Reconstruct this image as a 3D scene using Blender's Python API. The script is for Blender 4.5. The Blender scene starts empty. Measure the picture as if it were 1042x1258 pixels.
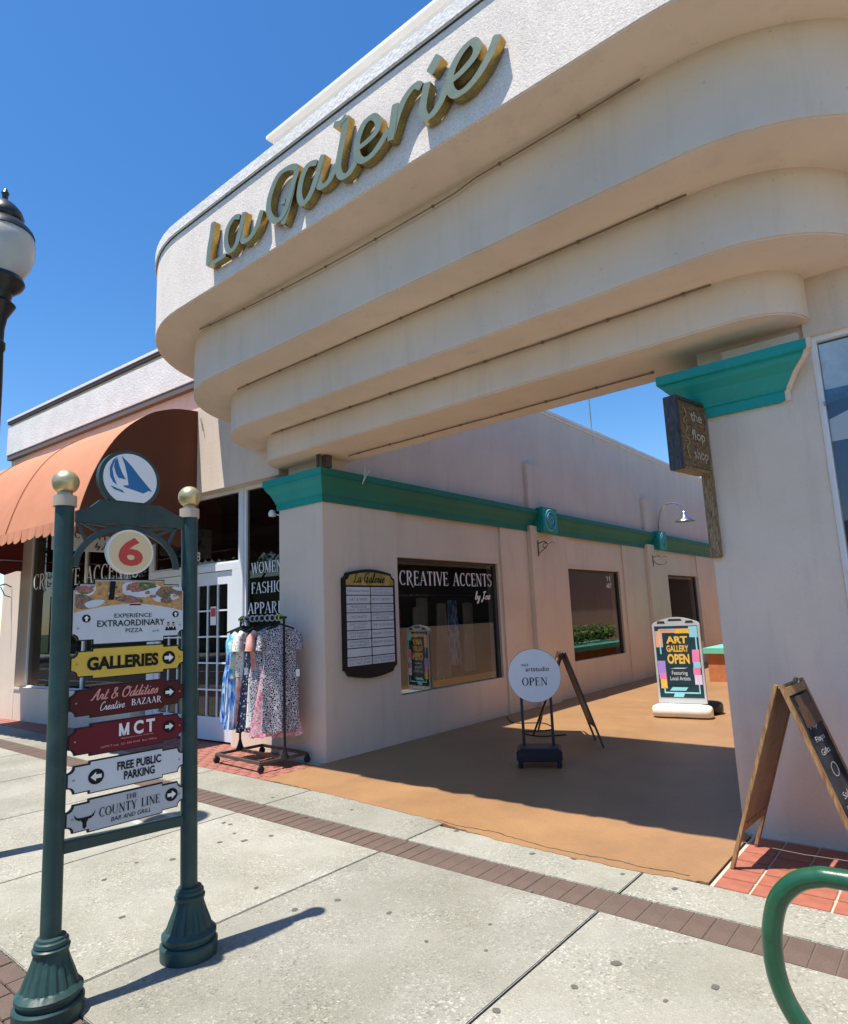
import bpy, bmesh, math, random
from mathutils import Vector, Matrix
random.seed(7)
S = bpy.context.scene
COL = S.collection
PI = math.pi
rad = math.radians

# ------------------------------------------------------------------ camera
cam = bpy.data.objects.new('camera', bpy.data.cameras.new('camera'))
COL.objects.link(cam)
RX = Vector((0.7670, 0.6400, -0.0400))
import itertools
_L = Vector((-966, 168, 789.4)).normalized()
_Y = Vector((662.7, 101.3, 789.4)).normalized()
_X = -_L
_Y = (_Y - _X * _Y.dot(_X)).normalized()
_Z = _X.cross(_Y)
RW = Matrix((_X, _Y, _Z))                       # world = RW @ camera (x right, y down, z forward)
c0 = RW @ Vector((1, 0, 0)); c1 = RW @ Vector((0, -1, 0)); c2 = RW @ Vector((0, 0, -1))
CAMLOC = Vector((5.804, -5.128, 1.6))
cam.matrix_world = Matrix(((c0.x, c1.x, c2.x, CAMLOC.x), (c0.y, c1.y, c2.y, CAMLOC.y), (c0.z, c1.z, c2.z, CAMLOC.z), (0, 0, 0, 1)))
cam.data.sensor_fit = 'HORIZONTAL'
cam.data.sensor_width = 36
cam.data.lens = 789.4 / 1042 * 36
cam.data.clip_start = 0.05
cam.data.clip_end = 2000
S.camera = cam

# ------------------------------------------------------------------ light
SUNV = Vector((-0.085, -0.30, 1.0)).normalized()        # towards the sun
world = bpy.data.worlds.new('World'); S.world = world; world.use_nodes = True
wn = world.node_tree.nodes; wl = world.node_tree.links
bg = wn['Background']; bg.inputs['Strength'].default_value = 0.10
sky = wn.new('ShaderNodeTexSky'); sky.sky_type = 'NISHITA'; sky.sun_disc = False
sky.sun_elevation = math.asin(SUNV.z)
sky.sun_rotation = math.atan2(SUNV.x, SUNV.y)
sky.air_density = 1.0; sky.dust_density = 0.3; sky.ozone_density = 2.0
hs_ = wn.new('ShaderNodeHueSaturation'); hs_.inputs['Hue'].default_value = 0.503; hs_.inputs['Saturation'].default_value = 1.32; hs_.inputs['Value'].default_value = 1.30
wl.new(sky.outputs[0], hs_.inputs['Color']); wl.new(hs_.outputs[0], bg.inputs['Color'])
sun = bpy.data.objects.new('sun', bpy.data.lights.new('sun', 'SUN'))
COL.objects.link(sun)
sun.data.energy = 5.0; sun.data.angle = rad(0.53); sun.data.color = (1.0, 0.935, 0.83)
sun.rotation_euler = SUNV.to_track_quat('Z', 'Y').to_euler()
S.view_settings.view_transform = 'Standard'; S.view_settings.look = 'None'
S.view_settings.gamma = 1; S.view_settings.exposure = 0.60; S.view_settings.use_curve_mapping = False
S.render.engine = 'CYCLES'
S.cycles.max_bounces = 10; S.cycles.diffuse_bounces = 5; S.cycles.glossy_bounces = 5; S.cycles.transparent_max_bounces = 12
S.cycles.caustics_reflective = False; S.cycles.caustics_refractive = False
S.cycles.sample_clamp_indirect = 6.0

# ------------------------------------------------------------------ materials
def newmat(name):
    m = bpy.data.materials.new(name); m.use_nodes = True
    return m, m.node_tree.nodes, m.node_tree.links, m.node_tree.nodes['Principled BSDF']
def ramp(n, stops):
    r = n.new('ShaderNodeValToRGB')
    while len(r.color_ramp.elements) > len(stops): r.color_ramp.elements.remove(r.color_ramp.elements[-1])
    while len(r.color_ramp.elements) < len(stops): r.color_ramp.elements.new(0.5)
    for e, (p, c) in zip(r.color_ramp.elements, stops):
        e.position = p; e.color = (c[0], c[1], c[2], 1) if not isinstance(c, (int, float)) else (c, c, c, 1)
    return r
def mat(name, col, rough=0.6, metal=0.0, var=0.12, vs=3.0, bump=0.0, bs=60.0, fine=0.0, fs=150.0, spec=0.5, dirt=0.0, ds=1.3, dcol=(0.16, 0.13, 0.10), vstretch=(1, 1, 1), coat=0.0, streak=0.0):
    """colour + slow variation + fine speckle + dirt patches + bump"""
    m, n, l, b = newmat(name)
    tc = n.new('ShaderNodeTexCoord'); mp = n.new('ShaderNodeMapping'); mp.inputs['Scale'].default_value = vstretch
    l.new(tc.outputs['Object'], mp.inputs[0])
    def noise(s, d=4, r=0.55):
        t = n.new('ShaderNodeTexNoise'); t.inputs['Scale'].default_value = s; t.inputs['Detail'].default_value = d; t.inputs['Roughness'].default_value = r
        l.new(mp.outputs[0], t.inputs['Vector']); return t
    def mul(v, lo, hi, src):
        r = n.new('ShaderNodeMapRange'); r.inputs['From Min'].default_value = 0.3; r.inputs['From Max'].default_value = 0.7
        r.inputs['To Min'].default_value = lo; r.inputs['To Max'].default_value = hi
        l.new(src.outputs[0], r.inputs['Value'])
        x = n.new('ShaderNodeVectorMath'); x.operation = 'SCALE'
        if isinstance(v, tuple): x.inputs[0].default_value = v
        else: l.new(v, x.inputs[0])
        l.new(r.outputs[0], x.inputs['Scale']); return x.outputs[0]
    c = tuple(col[:3])
    c = mul(c, 1 - var, 1 + var, noise(vs))
    if fine: c = mul(c, 1 - fine, 1 + fine, noise(fs, 2))
    if dirt:
        t = noise(ds, 6, 0.65); r = ramp(n, [(0.48, 0.0), (0.75, 1.0)]); l.new(t.outputs[0], r.inputs[0])
        mm = n.new('ShaderNodeMath'); mm.operation = 'MULTIPLY'; mm.inputs[1].default_value = dirt; l.new(r.outputs[0], mm.inputs[0])
        mx = n.new('ShaderNodeMix'); mx.data_type = 'RGBA'; l.new(mm.outputs[0], mx.inputs[0]); l.new(c, mx.inputs[6]); mx.inputs[7].default_value = (*dcol, 1)
        c = mx.outputs[2]
    if streak:
        mp2 = n.new('ShaderNodeMapping'); mp2.inputs['Scale'].default_value = (2.3, 2.3, 0.3); l.new(tc.outputs['Object'], mp2.inputs[0])
        t = n.new('ShaderNodeTexNoise'); t.inputs['Scale'].default_value = 2.2; t.inputs['Detail'].default_value = 7; t.inputs['Roughness'].default_value = 0.7; l.new(mp2.outputs[0], t.inputs['Vector'])
        r = ramp(n, [(0.52, 0.0), (0.78, 1.0)]); l.new(t.outputs[0], r.inputs[0])
        mm = n.new('ShaderNodeMath'); mm.operation = 'MULTIPLY'; mm.inputs[1].default_value = streak; l.new(r.outputs[0], mm.inputs[0])
        mx = n.new('ShaderNodeMix'); mx.data_type = 'RGBA'; l.new(mm.outputs[0], mx.inputs[0]); l.new(c, mx.inputs[6]); mx.inputs[7].default_value = (0.27, 0.225, 0.18, 1)
        c = mx.outputs[2]
        # small chips and scuffs
        t = noise(26, 3, 0.5); r = ramp(n, [(0.70, 0.0), (0.74, 0.35)]); l.new(t.outputs[0], r.inputs[0])
        mx = n.new('ShaderNodeMix'); mx.data_type = 'RGBA'; l.new(r.outputs[0], mx.inputs[0]); l.new(c, mx.inputs[6]); mx.inputs[7].default_value = (0.36, 0.31, 0.27, 1)
        c = mx.outputs[2]
    l.new(c, b.inputs['Base Color'])
    b.inputs['Metallic'].default_value = metal; b.inputs['Specular IOR Level'].default_value = spec
    b.inputs['Coat Weight'].default_value = coat; b.inputs['Coat Roughness'].default_value = 0.12
    rr = n.new('ShaderNodeMapRange'); rr.inputs['To Min'].default_value = max(0.02, rough - 0.08); rr.inputs['To Max'].default_value = min(1, rough + 0.08)
    l.new(noise(vs * 4).outputs[0], rr.inputs['Value']); l.new(rr.outputs[0], b.inputs['Roughness'])
    if bump:
        bp = n.new('ShaderNodeBump'); bp.inputs['Strength'].default_value = min(1, bump); bp.inputs['Distance'].default_value = 0.012
        l.new(noise(bs, 5, 0.6).outputs[0], bp.inputs['Height']); l.new(bp.outputs[0], b.inputs['Normal'])
    return m

M = {}
M['stucco'] = mat('stucco', (0.735, 0.612, 0.50), 0.85, var=0.045, vs=1.2, bump=0.35, bs=38, fine=0.03, fs=90, spec=0.2, dirt=0.16, ds=0.9, dcol=(0.44, 0.35, 0.27), streak=0.2)
M['stucco_smooth'] = mat('stucco_smooth', (0.745, 0.622, 0.505), 0.8, var=0.05, vs=1.0, bump=0.18, bs=14, spec=0.25, dirt=0.2, ds=0.8, dcol=(0.48, 0.37, 0.26), streak=0.2)
M['stucco_rough'] = mat('stucco_rough', (0.82, 0.735, 0.66), 0.9, var=0.06, vs=3, bump=0.45, bs=85, fine=0.14, fs=75, spec=0.15, streak=0.12)
M['white_stucco'] = mat('white_stucco', (0.78, 0.76, 0.73), 0.9, var=0.07, vs=3, bump=0.7, bs=28, fine=0.10, fs=40, spec=0.15, dirt=0.1, ds=2)
M['white_trim'] = mat('white_trim', (0.82, 0.81, 0.79), 0.5, var=0.04, vs=3)
M['grey_trim'] = mat('grey_trim', (0.13, 0.11, 0.105), 0.7, var=0.06)
M['dark_trim'] = mat('dark_trim', (0.05, 0.045, 0.04), 0.6)
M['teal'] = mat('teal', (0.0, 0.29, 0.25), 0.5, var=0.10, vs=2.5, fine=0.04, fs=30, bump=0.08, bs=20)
M['teal_shaded'] = mat('teal_shaded', (0.005, 0.165, 0.115), 0.6, var=0.10, vs=1.5, fine=0.04, fs=30, bump=0.08, bs=20)  # darker copy of teal, shade of the passage side in its colour
M['blue_teal'] = mat('blue_teal', (0.03, 0.30, 0.36), 0.5, var=0.15, vs=20)
M['blue_light'] = mat('blue_light', (0.10, 0.45, 0.50), 0.5, var=0.1, vs=20)
M['orange_floor'] = mat('orange_floor', (0.315, 0.175, 0.078), 0.5, var=0.12, vs=0.9, bump=0.35, bs=14, fine=0.09, fs=120, dirt=0.65, ds=1.5, dcol=(0.235, 0.13, 0.068))
M['clay_tile'] = mat('clay_tile', (0.34, 0.115, 0.072), 0.6, var=0.16, vs=9, bump=0.2, bs=50, fine=0.06, fs=120)
M['clay_brick'] = mat('clay_brick', (0.31, 0.12, 0.09), 0.75, var=0.2, vs=7, bump=0.2, bs=50, fine=0.08)
M['band_brick'] = mat('band_brick', (0.118, 0.080, 0.062), 0.8, var=0.13, vs=6, bump=0.35, bs=60, fine=0.16, fs=110)
M['grout'] = mat('grout', (0.48, 0.42, 0.34), 0.9, var=0.1)
M['dark_joint'] = mat('dark_joint', (0.045, 0.045, 0.04), 0.95)
M['asphalt'] = mat('asphalt', (0.055, 0.055, 0.058), 0.9, bump=0.6, bs=80, fine=0.2)
M['grass'] = mat('grass', (0.06, 0.11, 0.03), 0.9, var=0.3, vs=6, bump=0.8, bs=30)
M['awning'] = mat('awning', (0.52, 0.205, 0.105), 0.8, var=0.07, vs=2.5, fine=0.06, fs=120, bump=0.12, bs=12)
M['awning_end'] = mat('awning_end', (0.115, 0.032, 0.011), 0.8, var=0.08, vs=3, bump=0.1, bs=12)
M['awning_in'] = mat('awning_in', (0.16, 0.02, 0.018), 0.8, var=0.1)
M['green_post'] = mat('green_post', (0.022, 0.058, 0.055), 0.42, var=0.18, vs=5, bump=0.08, bs=25, dirt=0.22, ds=9, dcol=(0.13, 0.15, 0.13), spec=0.35)
M['green_rack'] = mat('green_rack', (0.012, 0.080, 0.036), 0.3, var=0.14, vs=8, bump=0.14, bs=18, dirt=0.2, ds=14, dcol=(0.05, 0.11, 0.07), coat=0.3)
M['gold'] = mat('gold', (0.62, 0.50, 0.26), 0.36, metal=0.75, var=0.06, vs=6)
M['gold_band'] = mat('gold_band', (0.50, 0.40, 0.30), 0.5, metal=0.1)
M['brass'] = mat('brass', (0.46, 0.30, 0.09), 0.26, metal=1.0, var=0.2, vs=9, bump=0.3, bs=10)
M['sage'] = mat('sage', (0.25, 0.29, 0.19), 0.32, metal=0.4, var=0.08, vs=8)
M['black_metal'] = mat('black_metal', (0.010, 0.010, 0.012), 0.45, var=0.2, spec=0.3)
M['lamp_post'] = mat('lamp_post', (0.012, 0.016, 0.018), 0.35, var=0.2)
M['bronze'] = mat('bronze', (0.11, 0.09, 0.07), 0.5, metal=0.4, var=0.2, vs=10)
M['steel'] = mat('steel', (0.55, 0.55, 0.56), 0.25, metal=1.0)
M['galv'] = mat('galv', (0.30, 0.28, 0.25), 0.45, metal=0.5, var=0.2, vs=10)
M['cable'] = mat('cable', (0.20, 0.14, 0.09), 0.6)
M['rubber'] = mat('rubber', (0.02, 0.02, 0.02), 0.7)
M['white_paint'] = mat('white_paint', (0.80, 0.81, 0.82), 0.35, var=0.03)
M['door_white'] = mat('door_white', (0.72, 0.76, 0.80), 0.4, var=0.03)
M['white_plastic'] = mat('white_plastic', (0.78, 0.77, 0.74), 0.45, var=0.06, vs=8, dirt=0.12, ds=9)
M['grey_plastic'] = mat('grey_plastic', (0.52, 0.55, 0.58), 0.4, var=0.05)
M['dark_plastic'] = mat('dark_plastic', (0.03, 0.03, 0.03), 0.5)
M['navy_plastic'] = mat('navy_plastic', (0.008, 0.010, 0.022), 0.4)
M['sign_white'] = mat('sign_white', (0.62, 0.66, 0.70), 0.4, var=0.04, vs=8)
M['sign_grey'] = mat('sign_grey', (0.46, 0.50, 0.54), 0.4, var=0.05, vs=8)
M['sign_yellow'] = mat('sign_yellow', (0.72, 0.48, 0.05), 0.4, var=0.04, vs=8)
M['sign_maroon'] = mat('sign_maroon', (0.085, 0.006, 0.010), 0.45, var=0.06, vs=8, spec=0.25)
M['sign_crimson'] = mat('sign_crimson', (0.145, 0.006, 0.020), 0.45, var=0.06, vs=8, spec=0.25)
M['cream'] = mat('cream', (0.76, 0.60, 0.34), 0.4, var=0.05)
M['pale_rim'] = mat('pale_rim', (0.80, 0.76, 0.68), 0.4)
M['red_print'] = mat('red_print', (0.55, 0.05, 0.04), 0.5)
M['pink_print'] = mat('pink_print', (0.72, 0.30, 0.27), 0.5)
M['blue_print'] = mat('blue_print', (0.012, 0.15, 0.36), 0.5)
M['navy_print'] = mat('navy_print', (0.010, 0.028, 0.075), 0.35, var=0.2)
M['black_print'] = mat('black_print', (0.008, 0.008, 0.010), 0.5, spec=0.2)
M['white_print'] = mat('white_print', (0.84, 0.84, 0.84), 0.5, var=0.02)
M['grey_print'] = mat('grey_print', (0.16, 0.16, 0.20), 0.5)
M['gold_print'] = mat('gold_print', (0.45, 0.36, 0.10), 0.3, metal=0.4, var=0.35, vs=7)
M['yellow_print'] = mat('yellow_print', (0.90, 0.55, 0.08), 0.5, var=0.12, vs=30)
M['peach_print'] = mat('peach_print', (0.90, 0.42, 0.24), 0.5)
M['aqua_print'] = mat('aqua_print', (0.30, 0.72, 0.85), 0.5)
M['violet_print'] = mat('violet_print', (0.42, 0.30, 0.80), 0.5)
M['rose_print'] = mat('rose_print', (0.88, 0.25, 0.50), 0.5)
M['lilac_print'] = mat('lilac_print', (0.82, 0.66, 0.90), 0.5)
M['dark_teal_print'] = mat('dark_teal_print', (0.012, 0.045, 0.06), 0.4)
M['food_tan'] = mat('food_tan', (0.55, 0.30, 0.10), 0.5, var=0.3, vs=60)
M['food_red'] = mat('food_red', (0.35, 0.14, 0.11), 0.5, var=0.6, vs=90)
M['food_green'] = mat('food_green', (0.05, 0.16, 0.04), 0.5, var=0.5, vs=90)
M['food_brown'] = mat('food_brown', (0.22, 0.14, 0.09), 0.5, var=0.6, vs=90)
M['skin_print'] = mat('skin_print', (0.45, 0.28, 0.20), 0.5)
M['plant_brick'] = mat('plant_brick', (0.50, 0.18, 0.075), 0.7, var=0.12, vs=8, bump=0.3, bs=40)
M['teal_pale'] = mat('teal_pale', (0.16, 0.55, 0.42), 0.5)
M['leaf'] = mat('leaf', (0.075, 0.14, 0.035), 0.5, var=0.35, vs=5)
M['leaf_bright'] = mat('leaf_bright', (0.14, 0.25, 0.04), 0.5, var=0.3, vs=9)
M['bark'] = mat('bark', (0.12, 0.09, 0.065), 0.9, var=0.2, vs=8, bump=0.6, bs=20)
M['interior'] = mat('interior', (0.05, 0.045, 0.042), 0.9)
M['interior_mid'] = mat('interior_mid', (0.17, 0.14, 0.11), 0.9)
M['mustard'] = mat('mustard', (0.34, 0.24, 0.08), 0.8)
M['drape'] = mat('drape', (0.48, 0.45, 0.38), 0.9, var=0.15, vs=6)
M['drape_red'] = mat('drape_red', (0.30, 0.08, 0.05), 0.9, var=0.3, vs=12)
M['pole_shadow'] = M['black_metal']

def wood(name, c1, c2, scale=(1, 1, 1), rough=0.55, bump=0.3):
    m, n, l, b = newmat(name)
    tc = n.new('ShaderNodeTexCoord'); mp = n.new('ShaderNodeMapping'); mp.inputs['Scale'].default_value = scale; l.new(tc.outputs['Object'], mp.inputs[0])
    t = n.new('ShaderNodeTexNoise'); t.inputs['Scale'].default_value = 9; t.inputs['Detail'].default_value = 6; t.inputs['Distortion'].default_value = 1.2
    l.new(mp.outputs[0], t.inputs['Vector']); r = ramp(n, [(0.33, c1), (0.66, c2)]); l.new(t.outputs[0], r.inputs[0])
    l.new(r.outputs[0], b.inputs['Base Color']); b.inputs['Roughness'].default_value = rough
    bp = n.new('ShaderNodeBump'); bp.inputs['Strength'].default_value = bump; bp.inputs['Distance'].default_value = 0.004; l.new(t.outputs[0], bp.inputs['Height']); l.new(bp.outputs[0], b.inputs['Normal'])
    return m
M['oak'] = wood('oak', (0.16, 0.08, 0.035), (0.42, 0.24, 0.10), (6, 6, 0.7))
M['oak_panel'] = wood('oak_panel', (0.20, 0.12, 0.055), (0.34, 0.21, 0.10), (5, 5, 1))
M['dark_wood'] = wood('dark_wood', (0.055, 0.028, 0.015), (0.14, 0.075, 0.04), (5, 5, 0.8))
M['sign_wood'] = wood('sign_wood', (0.06, 0.032, 0.016), (0.27, 0.155, 0.065), (4, 2.2, 9), bump=0.8)
M['post_wood'] = wood('post_wood', (0.05, 0.028, 0.015), (0.42, 0.29, 0.14), (14, 14, 1.6), bump=1.0)
M['burnt_wood'] = wood('burnt_wood', (0.018, 0.017, 0.02), (0.075, 0.07, 0.075), (9, 9, 1.5))

def chalkboard():
    m, n, l, b = newmat('chalkboard')
    tc = n.new('ShaderNodeTexCoord'); t = n.new('ShaderNodeTexNoise'); t.inputs['Scale'].default_value = 6; t.inputs['Detail'].default_value = 5
    l.new(tc.outputs['Object'], t.inputs['Vector']); r = ramp(n, [(0.35, (0.012, 0.012, 0.014)), (0.8, (0.075, 0.075, 0.08))]); l.new(t.outputs[0], r.inputs[0])
    l.new(r.outputs[0], b.inputs['Base Color']); b.inputs['Roughness'].default_value = 0.7
    return m
M['chalkboard'] = chalkboard(); M['chalkboard'].node_tree.nodes['Principled BSDF'].inputs['Specular IOR Level'].default_value = 0.2

def concrete():
    m, n, l, b = newmat('concrete')
    tc = n.new('ShaderNodeNewGeometry')
    def noise(s, d=4, r=0.6, dist=0):
        t = n.new('ShaderNodeTexNoise'); t.inputs['Scale'].default_value = s; t.inputs['Detail'].default_value = d; t.inputs['Roughness'].default_value = r; t.inputs['Distortion'].default_value = dist
        l.new(tc.outputs['Position'], t.inputs['Vector']); return t
    base = ramp(n, [(0.35, (0.275, 0.265, 0.215)), (0.65, (0.355, 0.345, 0.295))]); l.new(noise(1.3, 5).outputs[0], base.inputs[0])
    v = n.new('ShaderNodeTexVoronoi'); v.inputs['Scale'].default_value = 92; l.new(tc.outputs['Position'], v.inputs['Vector'])
    sp = ramp(n, [(0.0, 0.42), (0.25, 0.86), (0.7, 1.0), (1.0, 1.65)]); l.new(v.outputs['Color'], sp.inputs[0])
    # the exposed aggregate fades in and out in patches
    pm = ramp(n, [(0.38, 0.25), (0.6, 1.0)]); l.new(noise(2.2, 3).outputs[0], pm.inputs[0])
    one = n.new('ShaderNodeMix'); one.data_type = 'RGBA'; l.new(pm.outputs[0], one.inputs[0]); one.inputs[6].default_value = (1, 1, 1, 1); l.new(sp.outputs[0], one.inputs[7])
    mu = n.new('ShaderNodeMix'); mu.data_type = 'RGBA'; mu.blend_type = 'MULTIPLY'; mu.inputs[0].default_value = 1; l.new(base.outputs[0], mu.inputs[6]); l.new(one.outputs[2], mu.inputs[7])
    f = ramp(n, [(0.3, 0.82), (0.7, 1.12)]); l.new(noise(180, 2).outputs[0], f.inputs[0])
    m2 = n.new('ShaderNodeMix'); m2.data_type = 'RGBA'; m2.blend_type = 'MULTIPLY'; m2.inputs[0].default_value = 1; l.new(mu.outputs[2], m2.inputs[6]); l.new(f.outputs[0], m2.inputs[7])
    # grime patches and old streaks
    g = ramp(n, [(0.50, 0.0), (0.72, 0.6)]); l.new(noise(0.85, 7, 0.7, 0.6).outputs[0], g.inputs[0])
    m3 = n.new('ShaderNodeMix'); m3.data_type = 'RGBA'; l.new(g.outputs[0], m3.inputs[0]); l.new(m2.outputs[2], m3.inputs[6]); m3.inputs[7].default_value = (0.24, 0.24, 0.205, 1)
    # dark flecks
    v2 = n.new('ShaderNodeTexVoronoi'); v2.inputs['Scale'].default_value = 7; v2.inputs['Randomness'].default_value = 1; l.new(tc.outputs['Position'], v2.inputs['Vector'])
    fl = ramp(n, [(0.045, 0.75), (0.07, 0.0)]); l.new(v2.outputs['Distance'], fl.inputs[0])
    sel = n.new('ShaderNodeSeparateColor'); l.new(v2.outputs['Color'], sel.inputs[0])
    th = n.new('ShaderNodeMath'); th.operation = 'GREATER_THAN'; th.inputs[1].default_value = 0.8; l.new(sel.outputs[0], th.inputs[0])
    tm = n.new('ShaderNodeMath'); tm.operation = 'MULTIPLY'; l.new(th.outputs[0], tm.inputs[0]); l.new(fl.outputs[0], tm.inputs[1])
    m4 = n.new('ShaderNodeMix'); m4.data_type = 'RGBA'; l.new(tm.outputs[0], m4.inputs[0]); l.new(m3.outputs[2], m4.inputs[6]); m4.inputs[7].default_value = (0.10, 0.095, 0.08, 1)
    oi = n.new('ShaderNodeObjectInfo'); mr = n.new('ShaderNodeMapRange'); mr.inputs['To Min'].default_value = 0.88; mr.inputs['To Max'].default_value = 1.1; l.new(oi.outputs['Random'], mr.inputs['Value'])
    sc_ = n.new('ShaderNodeVectorMath'); sc_.operation = 'SCALE'; l.new(m4.outputs[2], sc_.inputs[0]); l.new(mr.outputs[0], sc_.inputs['Scale'])
    l.new(sc_.outputs[0], b.inputs['Base Color']); b.inputs['Roughness'].default_value = 0.85; b.inputs['Specular IOR Level'].default_value = 0.3
    bp = n.new('ShaderNodeBump'); bp.inputs['Strength'].default_value = 0.55; bp.inputs['Distance'].default_value = 0.006
    l.new(v.outputs['Distance'], bp.inputs['Height']); l.new(bp.outputs[0], b.inputs['Normal'])
    return m
M['concrete'] = concrete()
M['concrete_patch'] = mat('concrete_patch', (0.40, 0.39, 0.35), 0.85, bump=0.3, bs=60, fine=0.1)

def glass(name, tint, refl):
    m, n, l, b = newmat(name); n.remove(b)
    out = n['Material Output']
    tr = n.new('ShaderNodeBsdfTransparent'); tr.inputs[0].default_value = (*tint, 1)
    gl = n.new('ShaderNodeBsdfGlossy'); gl.inputs['Roughness'].default_value = 0.0; gl.inputs[0].default_value = (1, 1, 1, 1)
    ge = n.new('ShaderNodeNewGeometry'); dt = n.new('ShaderNodeVectorMath'); dt.operation = 'DOT_PRODUCT'; l.new(ge.outputs['Normal'], dt.inputs[0]); l.new(ge.outputs['Incoming'], dt.inputs[1])
    ab = n.new('ShaderNodeMath'); ab.operation = 'ABSOLUTE'; l.new(dt.outputs['Value'], ab.inputs[0])
    om = n.new('ShaderNodeMath'); om.operation = 'SUBTRACT'; om.inputs[0].default_value = 1; l.new(ab.outputs[0], om.inputs[1])
    pw = n.new('ShaderNodeMath'); pw.operation = 'POWER'; pw.inputs[1].default_value = 5; l.new(om.outputs[0], pw.inputs[0])
    fr = n.new('ShaderNodeMath'); fr.operation = 'MULTIPLY_ADD'; fr.inputs[1].default_value = 0.92; fr.inputs[2].default_value = 0.08; l.new(pw.outputs[0], fr.inputs[0])
    ad = n.new('ShaderNodeMath'); ad.operation = 'MULTIPLY_ADD'; ad.inputs[1].default_value = 1.0; ad.inputs[2].default_value = refl; l.new(fr.outputs[0], ad.inputs[0]); ad.use_clamp = True
    mx = n.new('ShaderNodeMixShader'); l.new(ad.outputs[0], mx.inputs[0]); l.new(tr.outputs[0], mx.inputs[1]); l.new(gl.outputs[0], mx.inputs[2])
    l.new(mx.outputs[0], out.inputs['Surface'])
    return m
M['glass'] = glass('glass', (0.50, 0.51, 0.50), 0.05)
M['glass_clear'] = glass('glass_clear', (0.88, 0.9, 0.9), -0.02)
M['glass_dark'] = glass('glass_dark', (0.30, 0.31, 0.32), -0.02)
def globe_mat():
    m, n, l, b = newmat('globe_glass')
    tc = n.new('ShaderNodeTexCoord'); t = n.new('ShaderNodeTexNoise'); t.inputs['Scale'].default_value = 6; l.new(tc.outputs['Object'], t.inputs[0])
    r = ramp(n, [(0.3, (0.72, 0.70, 0.60)), (0.7, (0.82, 0.82, 0.76))]); l.new(t.outputs[0], r.inputs[0]); l.new(r.outputs[0], b.inputs['Base Color'])
    b.inputs['Roughness'].default_value = 0.3; b.inputs['Transmission Weight'].default_value = 0.35; b.inputs['Subsurface Weight'].default_value = 0.3
    return m
M['globe'] = globe_mat()
def fabric(name, kind):
    m, n, l, b = newmat(name); b.inputs['Roughness'].default_value = 0.85; b.inputs['Specular IOR Level'].default_value = 0.2
    tc = n.new('ShaderNodeTexCoord'); mp = n.new('ShaderNodeMapping'); l.new(tc.outputs['Object'], mp.inputs[0])
    if kind == 'zebra':
        t = n.new('ShaderNodeTexNoise'); t.inputs['Scale'].default_value = 14; t.inputs['Detail'].default_value = 1; l.new(mp.outputs[0], t.inputs[0])
        add = n.new('ShaderNodeVectorMath'); add.operation = 'MULTIPLY_ADD'; l.new(t.outputs['Color'], add.inputs[0]); add.inputs[1].default_value = (.06, .06, .06); l.new(mp.outputs[0], add.inputs[2])
        v = n.new('ShaderNodeTexVoronoi'); v.feature = 'DISTANCE_TO_EDGE'; v.inputs['Scale'].default_value = 50; l.new(add.outputs[0], v.inputs['Vector'])
        r = ramp(n, [(0.07, (0.62, 0.60, 0.66)), (0.13, (0.02, 0.02, 0.035))]); l.new(v.outputs['Distance'], r.inputs[0])
    elif kind == 'dark_floral':
        v = n.new('ShaderNodeTexVoronoi'); v.inputs['Scale'].default_value = 30; l.new(mp.outputs[0], v.inputs['Vector'])
        r = ramp(n, [(0.2, (0.45, 0.48, 0.58)), (0.4, (0.02, 0.025, 0.06)), (1.0, (0.06, 0.07, 0.13))]); l.new(v.outputs['Distance'], r.inputs[0])
    elif kind == 'pink':
        v = n.new('ShaderNodeTexNoise'); v.inputs['Scale'].default_value = 22; v.inputs['Detail'].default_value = 3; v.inputs['Distortion'].default_value = 2; l.new(mp.outputs[0], v.inputs['Vector'])
        r = ramp(n, [(0.36, (0.62, 0.10, 0.20)), (0.5, (0.70, 0.33, 0.40)), (0.62, (0.75, 0.62, 0.60))]); l.new(v.outputs[0], r.inputs[0])
    elif kind == 'blue':
        mp.inputs['Scale'].default_value = (3, 3, 0.8)
        v = n.new('ShaderNodeTexNoise'); v.inputs['Scale'].default_value = 5; v.inputs['Detail'].default_value = 4; v.inputs['Distortion'].default_value = 1.2; l.new(mp.outputs[0], v.inputs['Vector'])
        r = ramp(n, [(0.36, (0.03, 0.06, 0.45)), (0.47, (0.12, 0.38, 0.75)), (0.58, (0.70, 0.78, 0.85))]); l.new(v.outputs[0], r.inputs[0])
    elif kind == 'aqua':
        v = n.new('ShaderNodeTexNoise'); v.inputs['Scale'].default_value = 9; v.inputs['Detail'].default_value = 2; l.new(mp.outputs[0], v.inputs['Vector'])
        r = ramp(n, [(0.4, (0.05, 0.35, 0.55)), (0.5, (0.45, 0.70, 0.72)), (0.6, (0.70, 0.70, 0.50))]); l.new(v.outputs[0], r.inputs[0])
    elif kind == 'pale':
        v = n.new('ShaderNodeTexVoronoi'); v.inputs['Scale'].default_value = 36; l.new(mp.outputs[0], v.inputs['Vector'])
        r = ramp(n, [(0.22, (0.18, 0.20, 0.22)), (0.36, (0.80, 0.80, 0.76))]); l.new(v.outputs['Distance'], r.inputs[0])
    else:
        v = n.new('ShaderNodeTexNoise'); v.inputs['Scale'].default_value = 8; l.new(mp.outputs[0], v.inputs['Vector'])
        r = ramp(n, [(0.4, (0.70, 0.30, 0.24)), (0.6, (0.78, 0.55, 0.50))]); l.new(v.outputs[0], r.inputs[0])
    l.new(r.outputs[0], b.inputs['Base Color']); return m
for k in ('zebra', 'dark_floral', 'pink', 'blue', 'aqua', 'pale', 'coral'): M['f_' + k] = fabric('fabric_' + k, k)

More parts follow.
